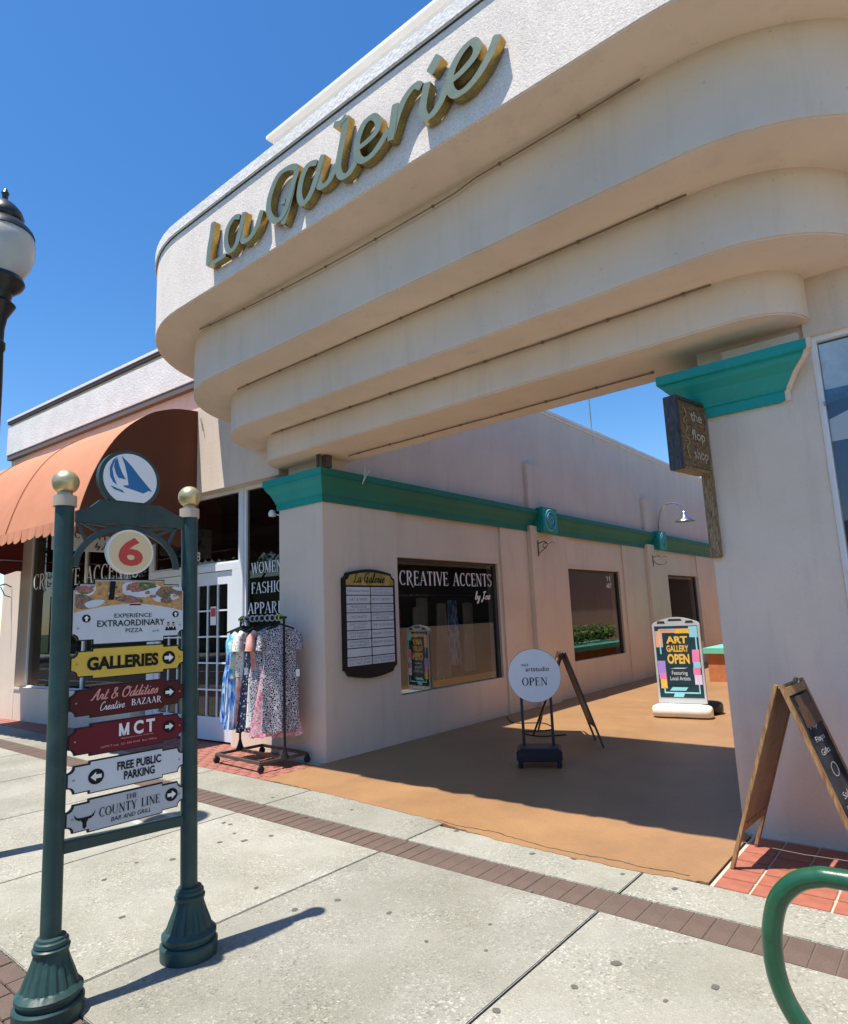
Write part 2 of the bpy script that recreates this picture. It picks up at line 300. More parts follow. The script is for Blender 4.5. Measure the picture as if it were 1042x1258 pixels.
# ------------------------------------------------------------------ mesh helpers
class MB:
    def __init__(s): s.v = []; s.f = []; s.mi = []
    def add(s, vs, fs, mi=0):
        o = len(s.v); s.v += [tuple(v) for v in vs]; s.f += [tuple(i + o for i in f) for f in fs]; s.mi += [mi] * len(fs); return s
    def box(s, x0, x1, y0, y1, z0, z1, mi=0):
        return s.add([(x0, y0, z0), (x1, y0, z0), (x1, y1, z0), (x0, y1, z0), (x0, y0, z1), (x1, y0, z1), (x1, y1, z1), (x0, y1, z1)],
                     [(0, 3, 2, 1), (4, 5, 6, 7), (0, 1, 5, 4), (1, 2, 6, 5), (2, 3, 7, 6), (3, 0, 4, 7)], mi)
    def obox(s, c, ax, ay, az, hx, hy, hz, mi=0):
        c = Vector(c); ax = Vector(ax).normalized() * hx; ay = Vector(ay).normalized() * hy; az = Vector(az).normalized() * hz
        return s.add([c + ax * i + ay * j + az * k for k in (-1, 1) for i, j in ((-1, -1), (1, -1), (1, 1), (-1, 1))],
                     [(0, 3, 2, 1), (4, 5, 6, 7), (0, 1, 5, 4), (1, 2, 6, 5), (2, 3, 7, 6), (3, 0, 4, 7)], mi)
    def beam(s, a, b, w, h, up=(0, 0, 1), mi=0):
        a = Vector(a); b = Vector(b); d = (b - a); L = d.length; d.normalize(); u = Vector(up); r = d.cross(u).normalized(); u = r.cross(d)
        return s.obox((a + b) / 2, d, r, u, L / 2, w / 2, h / 2, mi)
    def tube(s, pts, r, n=10, mi=0, caps=True):
        pts = [Vector(p) for p in pts]; rs = r if isinstance(r, (list, tuple)) else [r] * len(pts)
        o = len(s.v); prev = None
        for i, p in enumerate(pts):
            t = (pts[min(i + 1, len(pts) - 1)] - pts[max(i - 1, 0)]).normalized()
            if prev is None: a = t.orthogonal().normalized()
            else:
                a = prev - t * prev.dot(t); a = a.normalized() if a.length > 1e-6 else t.orthogonal().normalized()
            prev = a; b = t.cross(a)
            for k in range(n):
                an = 2 * PI * k / n; s.v.append(tuple(p + (a * math.cos(an) + b * math.sin(an)) * rs[i]))
        for i in range(len(pts) - 1):
            for k in range(n):
                k2 = (k + 1) % n; s.f.append((o + i * n + k, o + i * n + k2, o + (i + 1) * n + k2, o + (i + 1) * n + k)); s.mi.append(mi)
        if caps:
            s.f.append(tuple(o + k for k in range(n))[::-1]); s.f.append(tuple(o + (len(pts) - 1) * n + k for k in range(n))); s.mi += [mi, mi]
        return s
    def lathe(s, prof, c=(0, 0, 0), n=24, mi=0, flute=None):
        o = len(s.v); cx, cy, cz = c
        for i, (r, z) in enumerate(prof):
            for k in range(n):
                a = 2 * PI * k / n; rr = r
                if flute and flute[0] <= z <= flute[1]: rr = r * (1 - (0.07 if k % 3 == 0 else 0))
                s.v.append((cx + rr * math.cos(a), cy + rr * math.sin(a), cz + z))
        for i in range(len(prof) - 1):
            for k in range(n):
                k2 = (k + 1) % n; s.f.append((o + i * n + k, o + i * n + k2, o + (i + 1) * n + k2, o + (i + 1) * n + k)); s.mi.append(mi)
        s.f.append(tuple(o + k for k in range(n))[::-1]); s.f.append(tuple(o + (len(prof) - 1) * n + k for k in range(n))); s.mi += [mi, mi]
        return s
    def prism(s, pts, O, U, V, W, mi=0, mside=None):
        """polygon pts (2D) in plane O,U,V extruded along vector W"""
        O = Vector(O); U = Vector(U); V = Vector(V); W = Vector(W); n = len(pts)
        P = [O + U * a + V * b for a, b in pts]
        o = len(s.v); s.v += [tuple(p) for p in P] + [tuple(p + W) for p in P]
        s.f.append(tuple(o + i for i in range(n))); s.f.append(tuple(o + n + i for i in range(n))[::-1]); s.mi += [mi, mi]
        ms = mi if mside is None else mside
        for i in range(n):
            j = (i + 1) % n; s.f.append((o + i, o + n + i, o + n + j, o + j)); s.mi.append(ms)
        return s
    def mesh(s, name, mats, smooth=False, bevel=0, fixn=True, autos=None):
        me = bpy.data.meshes.new(name); me.from_pydata(s.v, [], s.f)
        for m in (mats if isinstance(mats, (list, tuple)) else [mats]): me.materials.append(M[m] if isinstance(m, str) else m)
        for p, i in zip(me.polygons, s.mi): p.material_index = i
        if fixn or bevel:
            bm = bmesh.new(); bm.from_mesh(me)
            if bevel:
                bmesh.ops.remove_doubles(bm, verts=bm.verts, dist=1e-5)
                ed = [e for e in bm.edges if len(e.link_faces) == 2 and e.calc_face_angle(0) > rad(35)]
                bmesh.ops.bevel(bm, geom=ed, offset=bevel, segments=2, affect='EDGES', clamp_overlap=True)
            if fixn: bmesh.ops.recalc_face_normals(bm, faces=bm.faces)
            bm.to_mesh(me); bm.free()
        if smooth or autos is not None:
            me.polygons.foreach_set('use_smooth', [True] * len(me.polygons))
            me.set_sharp_from_angle(angle=rad(autos if autos is not None else 40))
        me.update(); return me

ROOTM = {}
def link(name, me, parent=None):
    o = bpy.data.objects.new(name, me); COL.objects.link(o)
    if parent is not None:
        o.parent = parent
        if parent.name in ROOTM: o.matrix_parent_inverse = ROOTM[parent.name].inverted()
    return o
def part(name, mb, mats, parent, label=None, kind=None, **kw):
    o = link(name, mb.mesh(name, mats, **kw), parent)
    if label: o['label'] = label
    if kind: o['kind'] = kind
    return o
def thing(name, label, cat, loc=(0, 0, 0), rotz=0.0, group=None, local=False):
    o = bpy.data.objects.new(name, None); COL.objects.link(o); o.empty_display_size = 0.2
    o.location = loc; o.rotation_euler = (0, 0, rotz)
    if not local: ROOTM[o.name] = Matrix.Translation(Vector(loc)) @ Matrix.Rotation(rotz, 4, 'Z')
    o['label'] = label; o['category'] = cat
    if group: o['group'] = group
    return o
def single(name, mb, mats, label, cat, group=None, **kw):
    o = part(name, mb, mats, None, **kw); o['label'] = label; o['category'] = cat
    if group: o['group'] = group
    return o
def struct(name, mb, mats, **kw):
    o = part(name, mb, mats, None, **kw); o['kind'] = 'structure'; return o
def smooth_path(pts, n=6, closed=False):
    P = [Vector(p) for p in pts]; out = []
    N = len(P)
    for i in range(N - 1):
        p0 = P[max(i - 1, 0)]; p1 = P[i]; p2 = P[i + 1]; p3 = P[min(i + 2, N - 1)]
        for k in range(n):
            t = k / n
            out.append(0.5 * ((2 * p1) + (p2 - p0) * t + (2 * p0 - 5 * p1 + 4 * p2 - p3) * t * t + (3 * p1 - p0 - 3 * p2 + p3) * t ** 3))
    out.append(P[-1]); return out
def disc_pts(cx, cy, r, n=28, a0=0, a1=2 * PI, ry=None):
    ry = r if ry is None else ry
    full = abs(a1 - a0 - 2 * PI) < 1e-6
    m = n if full else n + 1
    return [(cx + r * math.cos(a0 + (a1 - a0) * i / n), cy + ry * math.sin(a0 + (a1 - a0) * i / n)) for i in range(m)]
def camray(px, py): return RW @ Vector((px - 521, py - 629, 789.4))
def on_plane(px, py, O, N):
    d = camray(px, py); O = Vector(O); N = Vector(N); return CAMLOC + d * ((O - CAMLOC).dot(N) / d.dot(N))

# ------------------------------------------------------------------ lettering
_tc = {}
def text2d(s, bold=0.0, shear=0.0, spacing=1.0):
    """outline of a word in Blender's built-in font as (verts, faces), cap height 1, baseline 0, starts at x=0"""
    key = (s, bold, shear, spacing)
    if key in _tc: return _tc[key]
    cu = bpy.data.curves.new('t', 'FONT'); cu.body = s; cu.size = 1; cu.offset = bold; cu.shear = shear; cu.space_character = spacing; cu.resolution_u = 3; cu.fill_mode = 'FRONT'
    ob = bpy.data.objects.new('t', cu); COL.objects.link(ob)
    dg = bpy.context.evaluated_depsgraph_get(); me = bpy.data.meshes.new_from_object(ob.evaluated_get(dg))
    vs = [(v.co.x, v.co.y) for v in me.vertices]; fs = [tuple(p.vertices) for p in me.polygons]
    bpy.data.objects.remove(ob); bpy.data.curves.remove(cu); bpy.data.meshes.remove(me)
    ch = 0.70
    x0 = min(v[0] for v in vs) if vs else 0
    vs = [((x - x0) / ch, y / ch) for x, y in vs]
    _tc[key] = (vs, fs, max(v[0] for v in vs) if vs else 1); return _tc[key]
def put_text(mb, s, O, U, V, height, width=None, align='c', bold=0.0, shear=0.0, mi=0, spacing=1.0):
    vs, fs, w = text2d(s, bold, shear, spacing)
    sx = height if width is None else width / w
    off = {'c': -w * sx / 2, 'l': 0, 'r': -w * sx}[align]
    O = Vector(O); U = Vector(U).normalized(); V = Vector(V).normalized()
    mb.add([O + U * (x * sx + off) + V * (y * height) for x, y in vs], fs, mi); return mb
# serif capitals built from strokes: (x0,y0,x1,y1,w0[,w1]) straight, or ('a', cx,cy,rx,ry,a0,a1,wmax,wmin) bowls
Tk, Tn = 0.13, 0.05
def _s(x, y, w=0.2): return (x - w / 2, y, x + w / 2, y, 0.04)
SER = {
 'A': (0.66, [(0.06, 0, 0.33, 1, Tn), (0.33, 1, 0.58, 0, Tk), (0.15, 0.34, 0.48, 0.34, 0.04), _s(0.06, 0.02), _s(0.58, 0.02)]),
 'B': (0.56, [(0.13, 0, 0.13, 1, Tk), ('a', 0.2, 0.76, 0.24, 0.22, -90, 90, Tk, Tn), ('a', 0.2, 0.27, 0.28, 0.25, -90, 90, Tk, Tn), _s(0.12, 0.02), _s(0.12, 0.98), (0.13, 0.98, 0.24, 0.98, .05), (0.13, 0.53, 0.24, 0.53, .05), (0.13, 0.02, 0.24, 0.02, .05)]),
 'C': (0.60, [('a', 0.36, 0.5, 0.27, 0.48, 48, 312, Tk, Tn), (0.54, 0.98, 0.54, 0.76, 0.04)]),
 'D': (0.64, [(0.13, 0, 0.13, 1, Tk), ('a', 0.2, 0.5, 0.36, 0.48, -90, 90, Tk, Tn), _s(0.12, 0.02), _s(0.12, 0.98), (0.13, .98, .24, .98, .05), (0.13, .02, .24, .02, .05)]),
 'E': (0.54, [(0.13, 0, 0.13, 1, Tk), (0.05, 0.98, 0.48, 0.98, Tn), (0.13, 0.53, 0.40, 0.53, Tn), (0.05, 0.02, 0.50, 0.02, Tn), (0.48, 0.98, 0.48, 0.82, .04), (0.50, 0.02, 0.50, 0.2, .04), (0.40, 0.62, 0.40, 0.44, .035)]),
 'F': (0.50, [(0.13, 0, 0.13, 1, Tk), (0.05, 0.98, 0.48, 0.98, Tn), (0.13, 0.53, 0.38, 0.53, Tn), _s(0.13, 0.02), (0.48, 0.98, 0.48, 0.82, .04), (0.38, 0.62, 0.38, 0.44, .035)]),
 'G': (0.66, [('a', 0.36, 0.5, 0.28, 0.48, 48, 330, Tk, Tn), (0.58, 0.02, 0.58, 0.42, 0.09), (0.56, 0.98, 0.56, 0.76, 0.04), _s(.57, .42)]),
 'H': (0.70, [(0.13, 0, 0.13, 1, Tk), (0.57, 0, 0.57, 1, Tk), (0.13, 0.52, 0.57, 0.52, Tn), _s(.13, .02), _s(.13, .98), _s(.57, .02), _s(.57, .98)]),
 'I': (0.28, [(0.14, 0, 0.14, 1, Tk), _s(.14, .02), _s(.14, .98)]),
 'J': (0.4, [(0.24, 0.1, 0.24, 1, Tk), ('a', 0.12, 0.12, 0.12, 0.14, 180, 360, Tn, Tn), _s(.24, .98)]),
 'L': (0.50, [(0.13, 0, 0.13, 1, Tk), (0.05, 0.02, 0.48, 0.02, Tn), (0.48, 0.02, 0.48, 0.22, .04), _s(.13, .98)]),
 'M': (0.80, [(0.10, 0, 0.12, 1, Tn), (0.12, 1, 0.40, 0.08, Tk), (0.40, 0.08, 0.67, 1, Tn), (0.67, 0, 0.67, 1, Tk), _s(.1, .02), _s(.67, .02), _s(.12, .98, .14), _s(.68, .98, .14)]),
 'N': (0.70, [(0.12, 0, 0.12, 1, Tn), (0.12, 1, 0.58, 0.0, Tk), (0.58, 0, 0.58, 1, Tn), _s(.12, .02), _s(.1, .98, .14), _s(.58, .98)]),
 'O': (0.68, [('a', 0.34, 0.5, 0.28, 0.48, 0, 360, Tk, Tn)]),
 'P': (0.54, [(0.13, 0, 0.13, 1, Tk), ('a', 0.2, 0.72, 0.28, 0.26, -90, 90, Tk, Tn), _s(0.13, 0.02), _s(0.12, 0.98), (0.13, .98, .24, .98, .05), (0.13, .46, .24, .46, .05)]),
 'R': (0.62, [(0.13, 0, 0.13, 1, Tk), ('a', 0.2, 0.74, 0.26, 0.24, -90, 90, Tk, Tn), _s(0.13, 0.02), _s(0.12, 0.98), (0.13, .98, .24, .98, .05), (0.13, .5, .24, .5, .05), (0.26, 0.5, 0.60, -0.12, Tk, .06), (0.60, -0.12, 0.70, -0.10, .05)]),
 'S': (0.52, [('a', 0.27, 0.75, 0.19, 0.23, 30, 230, 0.10, Tn), ('a', 0.26, 0.26, 0.21, 0.24, -150, 50, 0.10, Tn), (0.13, 0.60, 0.40, 0.42, Tk), (0.44, 0.98, 0.44, 0.80, .035), (0.07, 0.02, 0.07, 0.2, .035)]),
 'T': (0.56, [(0.28, 0, 0.28, 1, Tk), (0.04, 0.98, 0.52, 0.98, Tn), _s(.28, .02), (0.04, 0.98, 0.04, 0.82, .035), (0.52, .98, .52, .82, .035)]),
 'U': (0.68, [(0.13, 0.25, 0.13, 1, Tk), (0.57, 0.25, 0.57, 1, Tn), ('a', 0.35, 0.26, 0.22, 0.25, 180, 360, Tn, Tn), _s(.13, .98), _s(.57, .98)]),
 'V': (0.62, [(0.06, 1, 0.32, 0, Tk), (0.32, 0, 0.56, 1, Tn), _s(.07, .98), _s(.56, .98)]),
 'W': (0.90, [(0.06, 1, 0.28, 0, Tk), (0.28, 0, 0.46, 0.9, Tn), (0.44, 1, 0.64, 0, Tk), (0.64, 0, 0.84, 1, Tn), _s(.07, .98), _s(.84, .98)]),
 'Y': (0.62, [(0.06, 1, 0.32, 0.45, Tk), (0.32, 0.45, 0.56, 1, Tn), (0.32, 0, 0.32, 0.48, Tk), _s(.07, .98), _s(.56, .98), _s(.32, .02)]),
 "'": (0.18, [(0.09, 1.0, 0.07, 0.78, 0.09, 0.03)]), ' ': (0.42, []), 'Z': (0.56, [(0.06, 0.98, 0.5, 0.98, Tn), (0.48, 0.98, 0.08, 0.02, Tk), (0.06, 0.02, 0.52, 0.02, Tn), (0.06,.98,.06,.8,.035), (.52,.02,.52,.2,.035)]),
 '&': (0.70, [('a', 0.3, 0.76, 0.15, 0.21, 0, 360, .08, .05), ('a', 0.28, 0.26, 0.22, 0.25, 100, 340, .12, .05), (0.2, 0.66, 0.62, 0.02, .10), (0.5, 0.16, 0.62, 0.48, .05)]),
}
def stroke_quads(st):
    out = []
    if st[0] == 'a':
        _, cx, cy, rx, ry, a0, a1, wM, wm = st; n = max(6, int(abs(a1 - a0) / 18))
        ip = []; op = []
        for i in range(n + 1):
            a = rad(a0 + (a1 - a0) * i / n); w = wm + (wM - wm) * abs(math.cos(a)) ** 1.3
            ip.append((cx + (rx - w / 2) * math.cos(a), cy + (ry - w / 2) * math.sin(a))); op.append((cx + (rx + w / 2) * math.cos(a), cy + (ry + w / 2) * math.sin(a)))
        for i in range(n): out.append([ip[i], op[i], op[i + 1], ip[i + 1]])
    else:
        x0, y0, x1, y1, w = st[:5]; w1 = st[5] if len(st) > 5 else w
        dx, dy = x1 - x0, y1 - y0; L = math.hypot(dx, dy)
        if abs(dx) > 0.01 and abs(dy) > 0.05:      # slanted stems are cut level
            out.append([(x0 - w / 2, y0), (x0 + w / 2, y0), (x1 + w1 / 2, y1), (x1 - w1 / 2, y1)])
        else:
            nx, ny = -dy / L, dx / L
            out.append([(x0 + nx * w / 2, y0 + ny * w / 2), (x0 - nx * w / 2, y0 - ny * w / 2), (x1 - nx * w1 / 2, y1 - ny * w1 / 2), (x1 + nx * w1 / 2, y1 + ny * w1 / 2)])
    return out
def put_serif(mb, s, O, U, V, height, width=None, align='c', mi=0, gap=0.06):
    x = 0; quads = []
    for ch in s:
        wd, sts = SER[ch]
        for st in sts:
            for q in stroke_quads(st): quads.append([(a + x, b) for a, b in q])
        x += wd + gap
    w = x - gap; sx = height if width is None else width / w
    off = {'c': -w * sx / 2, 'l': 0, 'r': -w * sx}[align]
    O = Vector(O); U = Vector(U).normalized(); V = Vector(V).normalized(); N = U.cross(V)
    for k, q in enumerate(quads):
        mb.add([O + U * (a * sx + off) + V * (b * height) + N * (0.00025 * (k % 7)) for a, b in q], [(0, 1, 2, 3)], mi)
    return mb
# flowing script: each letter = list of strokes through points (x-height 0.5)
SCR = {
 'a': (0.52, [[(0.40, 0.44), (0.26, 0.50), (0.10, 0.36), (0.06, 0.12), (0.16, 0.0), (0.30, 0.12), (0.42, 0.46), (0.38, 0.16), (0.42, 0.02), (0.54, 0.10)]]),
 'b': (0.42, [[(0.02, 0.12), (0.22, 0.7), (0.18, 1.0), (0.10, 0.85), (0.08, 0.1), (0.2, 0.0), (0.33, 0.16), (0.32, 0.42), (0.42, 0.42)]]),
 'd': (0.52, [[(0.38, 0.42), (0.22, 0.48), (0.07, 0.3), (0.08, 0.04), (0.22, 0.02), (0.36, 0.3), (0.48, 1.0), (0.38, 0.2), (0.42, 0.02), (0.54, 0.10)]]),
 'e': (0.42, [[(0.02, 0.12), (0.18, 0.22), (0.32, 0.38), (0.26, 0.50), (0.12, 0.40), (0.08, 0.14), (0.18, 0.0), (0.32, 0.06), (0.44, 0.18)]]),
 'i': (0.28, [[(0.02, 0.12), (0.14, 0.46), (0.10, 0.12), (0.16, 0.0), (0.30, 0.12)], [(0.17, 0.66), (0.21, 0.74)]]),
 'l': (0.30, [[(0.02, 0.12), (0.22, 0.66), (0.20, 1.0), (0.12, 0.84), (0.08, 0.14), (0.16, 0.0), (0.32, 0.14)]]),
 'n': (0.50, [[(0.04, 0.45), (0.06, 0.0)], [(0.06, 0.2), (0.22, 0.48), (0.32, 0.4), (0.30, 0.1), (0.38, 0.0), (0.5, 0.12)]]),
 'o': (0.46, [[(0.28, 0.48), (0.10, 0.38), (0.08, 0.08), (0.22, 0.0), (0.36, 0.16), (0.32, 0.44), (0.24, 0.46), (0.46, 0.36)]]),
 'r': (0.38, [[(0.02, 0.1), (0.12, 0.5), (0.16, 0.42), (0.26, 0.42), (0.22, 0.1), (0.28, 0.0), (0.40, 0.12)]]),
 's': (0.34, [[(0.02, 0.1), (0.20, 0.5), (0.28, 0.18), (0.18, 0.0), (0.04, 0.06)]]),
 't': (0.32, [[(0.22, 0.9), (0.10, 0.14), (0.18, 0.0), (0.34, 0.12)], [(0.04, 0.56), (0.32, 0.60)]]),
 'v': (0.42, [[(0.02, 0.42), (0.10, 0.46), (0.14, 0.0), (0.32, 0.40), (0.44, 0.42)]]),
 'y': (0.46, [[(0.06, 0.46), (0.10, 0.1), (0.22, 0.04), (0.38, 0.46), (0.28, -0.3), (0.12, -0.45), (0.08, -0.25), (0.44, 0.12)]]),
 'A': (0.72, [[(0.02, 0.06), (0.12, 0.02), (0.34, 0.6), (0.54, 1.0), (0.50, 0.4), (0.56, 0.0), (0.70, 0.1)], [(0.16, 0.36), (0.62, 0.42)]]),
 'C': (0.62, [[(0.54, 0.82), (0.44, 1.0), (0.20, 0.80), (0.06, 0.4), (0.14, 0.02), (0.36, 0.0), (0.60, 0.22)]]),
 'G': (0.70, [[(0.58, 0.86), (0.44, 1.0), (0.18, 0.8), (0.08, 0.4), (0.20, 0.1), (0.40, 0.14), (0.52, 0.52), (0.30, 0.48)], [(0.52, 0.52), (0.46, -0.05), (0.60, 0.12)]]),
 'J': (0.62, [[(0.14, 0.8), (0.32, 1.0), (0.60, 0.9), (0.40, 0.88), (0.26, 0.2), (0.10, -0.3), (0.04, -0.1), (0.5, 0.2)]]),
 'L': (0.60, [[(0.40, 0.9), (0.30, 1.0), (0.24, 0.7), (0.22, 0.2), (0.08, 0.02), (0.24, 0.06), (0.46, 0.0), (0.60, 0.14)]]),
 'O': (0.76, [[(0.40, 1.0), (0.12, 0.7), (0.10, 0.18), (0.36, 0.0), (0.62, 0.3), (0.60, 0.82), (0.38, 1.0), (0.34, 0.8), (0.76, 0.88)]]),
 '&': (0.66, [[(0.60, 0.1), (0.20, 0.72), (0.26, 0.98), (0.40, 0.84), (0.10, 0.3), (0.14, 0.0), (0.38, 0.04), (0.56, 0.44)]]),
 ' ': (0.30, []),
}
def ribbon2d(pts, w, taper=True):
    P = smooth_path([Vector((a, b, 0)) for a, b in pts], 4); L = []; R = []
    for i, p in enumerate(P):
        t = (P[min(i + 1, len(P) - 1)] - P[max(i - 1, 0)]).normalized(); nrm = Vector((-t.y, t.x, 0))
        ww = w * (0.65 + 0.6 * abs(t.y)) / 2
        L.append(p + nrm * ww); R.append(p - nrm * ww)
    return L, R
def put_script(mb, s, O, U, V, height, width=None, align='c', mi=0, w=0.09, shear=0.25):
    x = 0; quads = []
    for ch in s:
        wd, sts = SCR[ch]
        for st in sts:
            L, R = ribbon2d(st, w)
            for i in range(len(L) - 1): quads.append([(L[i].x + x, L[i].y), (R[i].x + x, R[i].y), (R[i + 1].x + x, R[i + 1].y), (L[i + 1].x + x, L[i + 1].y)])
        x += wd
    sx = height if width is None else width / x
    off = {'c': -x * sx / 2, 'l': 0, 'r': -x * sx}[align]
    O = Vector(O); U = Vector(U).normalized(); V = Vector(V).normalized(); N = U.cross(V)
    for k, q in enumerate(quads):
        mb.add([O + U * ((a + b * shear) * sx + off) + V * (b * height) + N * (0.00012 * (k % 23)) for a, b in q], [(0, 1, 2, 3)], mi)
    return mb
EX = Vector((1, 0, 0)); EY = Vector((0, 1, 0)); EZ = Vector((0, 0, 1))

# =================================================================== GROUND
g = MB(); g.add([(-400, -400, -0.16), (400, -400, -0.16), (400, 400, -0.16), (-400, 400, -0.16)], [(0, 1, 2, 3)])
struct('ground', g, 'grass', fixn=False)
g = MB(); g.box(-60, 60, -15.2, -5.75, -0.155, -0.13)
struct('road', g, 'asphalt')
g = MB()
for k in range(-14, 15): g.box(k * 4, k * 4 + 1.8, -10.55, -10.43, -0.13, -0.126)
o = part('lane_marking', g, 'white_paint', bpy.data.objects['road'], kind='stuff')
g = MB(); g.box(-60, 60, -5.75, -5.6, -0.15, 0.0); struct('kerb', g, 'concrete_patch', bevel=0.012)
g = MB(); g.box(-60, 60, -19.5, -15.2, -0.15, 0.0); struct('far_pavement', g, 'concrete_patch')
g = MB(); g.box(-14, 14, -5.6, 0.2, -0.14, -0.022)
g.box(-60, -14.0, -5.6, 0.2, -0.14, 0); g.box(14.0, 60, -5.6, 0.2, -0.14, 0)
pave = struct('pavement', g, 'dark_joint')
def copies(proto_me, name, parent, places):
    for (x, y, z, rz) in places:
        o = bpy.data.objects.new(name, proto_me); COL.objects.link(o); o.parent = parent; o.location = (x, y, z); o.rotation_euler = (0, 0, rz)
# concrete slabs: big field and narrow strip
xs = [-13.9, -12.45, -10.8, -9.15, -7.5, -5.85, -4.2, -2.55, -0.9, 0.75, 2.45, 4.07, 5.72, 7.37, 9.0, 10.7, 12.3, 13.9]
for i in range(len(xs) - 1):
    gp = 0.006
    b = MB(); b.box(xs[i] + gp, xs[i + 1] - gp, -3.78, -1.682, -0.02, 0.0); part('concrete_slab', b, 'concrete', pave, bevel=0.004)
    if xs[i] > 4.6 or xs[i] < -2.6 or True:
        b = MB(); b.box(xs[i] + gp, xs[i + 1] - gp, -1.408, -1.03 if xs[i] >= 2.4 else -0.86, -0.02, 0.0); part('concrete_slab', b, 'concrete', pave, bevel=0.004)
b = MB(); b.box(-14, 14, -5.6, -4.75, -0.02, 0.0); part('concrete_slab', b, 'concrete', pave)
# soldier course of brown bricks
bw = 0.1118
bb = MB(); bb.box(-bw / 2 + 0.0022, bw / 2 - 0.0022, -0.1335, 0.1335, -0.03, 0.0); bme = bb.mesh('band_brick', 'band_brick', bevel=0.003)
pl = []; rest = MB()
k = 0; x = -1.6
while x < 7.6: pl.append((x, -1.545, -0.003 + random.uniform(-.0015, .0015), random.uniform(-.006, .006))); x += bw
copies(bme, 'brick', pave, pl)
mo = MB(); mo.box(-13.95, 13.95, -1.68, -1.41, -0.02, -0.0065); part('mortar_bed', mo, mat('mortar', (0.13, 0.10, 0.085), 0.9, var=.2), pave)
x = -13.9
while x < -1.66:
    rest.box(x + 0.002, x + bw - 0.002, -1.678, -1.412, -0.03, -0.003 + random.uniform(-.0015, .0015)); x += bw
part('brick_course', rest, 'band_brick', pave, kind='stuff')
# kerbside brick strip
bb = MB(); bb.box(-0.1, 0.1, -0.05, 0.05, -0.03, 0.0); sme = bb.mesh('strip_brick', 'band_brick', bevel=0.003)
pl = []
rest = MB()
for r in range(9):
    y = -3.84 - r * 0.106; x = -13.8 + (0.103 if r % 2 else 0)
    while x < 13.8:
        if 1.2 < x < 3.0 and r < 5: pl.append((x, y, random.uniform(-.002, .002), random.uniform(-.01, .01)))
        else: rest.box(x - .1, x + .1, y - .05, y + .05, -0.03, random.uniform(-.002, .002))
        x += 0.206
copies(sme, 'brick', pave, pl)
part('brick_strip', rest, 'band_brick', pave, kind='stuff')
# clay tile threshold at the left pillar and shop door
tp = MB(); tp.box(-9.2, -0.02, -0.86, 0.6, -0.14, -0.006); tl = struct('clay_threshold', tp, 'grout')
tp = MB(); tp.box(4.45, 14, -1.03, 0.6, -0.14, -0.006); tr = struct('tile_threshold', tp, 'grout')
bb = MB(); bb.box(-0.098, 0.098, -0.048, 0.048, -0.03, 0.0); tme = bb.mesh('clay_brick', 'clay_brick', bevel=0.004)
pl = []; rest = MB()
for r in range(13):
    y = -0.80 + r * 0.106; x = -9.1 + (0.103 if r % 2 else 0)
    while x < 0.09:
        if not (x > -0.98 and y > -0.07) and not (x > -.02 and y < -.835):
            if x > -3.0 and y < 0.2: pl.append((x, y, random.uniform(-.001, .001), 0))
            else: rest.box(x - .098, x + .098, y - .048, y + .048, -0.03, random.uniform(-.001, .001))
        x += 0.206
copies(tme, 'brick', tl, pl); part('brick_field', rest, 'clay_brick', tl, kind='stuff')
bb = MB(); bb.box(-0.0925, 0.0925, -0.0765, 0.0765, -0.03, 0.0); tme = bb.mesh('clay_tile', 'clay_tile', bevel=0.003)
pl = []
for r in range(6):
    y = -0.945 + r * 0.165
    for c in range(16): pl.append((4.565 + c * 0.197, y, random.uniform(-.0008, .0008), random.uniform(-.004, .004)))
copies(tme, 'tile', tr, pl)
# painted orange passage floor with its ragged front edge and a crack
fe = [(-0.01, -0.84), (0.4, -0.85), (0.9, -0.865), (1.3, -0.885), (1.85, -0.92), (2.3, -0.94), (2.6, -1.0), (2.95, -1.055), (3.3, -1.065), (3.7, -1.07), (4.1, -1.055), (4.3, -1.03), (4.44, -1.0)]
fp = []
for i in range(len(fe) - 1):
    a, b_ = fe[i], fe[i + 1]; n_ = 8
    for k in range(n_): t = k / n_; fp.append((a[0] + (b_[0] - a[0]) * t, a[1] + (b_[1] - a[1]) * t + random.uniform(-.011, .011)))
fp.append(fe[-1]); poly = fp + [(4.44, -0.05), (4.395, 0.0), (4.395, 36), (0.0, 36), (0.0, 0.0)]
fl = MB(); fl.prism(poly, (0, 0, -0.12), EX, EY, (0, 0, 0.124)); floor = struct('passage_floor', fl, 'orange_floor')
ck = MB(); cp = [(2.35, -0.93), (2.62, -0.965), (2.9, -0.93), (3.1, -0.97), (3.35, -1.0), (3.62, -1.0), (3.86, -0.975), (4.05, -0.985), (4.22, -0.96), (4.34, -0.97)]
cpp = []
for i in range(len(cp) - 1):
    for k in range(6):
        t = k / 6; cpp.append((cp[i][0] * (1 - t) + cp[i + 1][0] * t, cp[i][1] * (1 - t) + cp[i + 1][1] * t + random.uniform(-.008, .008)))
for i in range(len(cpp) - 1):
    a, b_ = cpp[i], cpp[i + 1]; w0 = 0.003 + 0.003 * random.random()
    ck.add([(a[0], a[1] - w0, 0.0055), (b_[0], b_[1] - w0, 0.0055), (b_[0], b_[1] + w0, 0.0055), (a[0], a[1] + w0, 0.0055)], [(0, 1, 2, 3)])
part('crack', ck, 'dark_joint', floor, fixn=False)
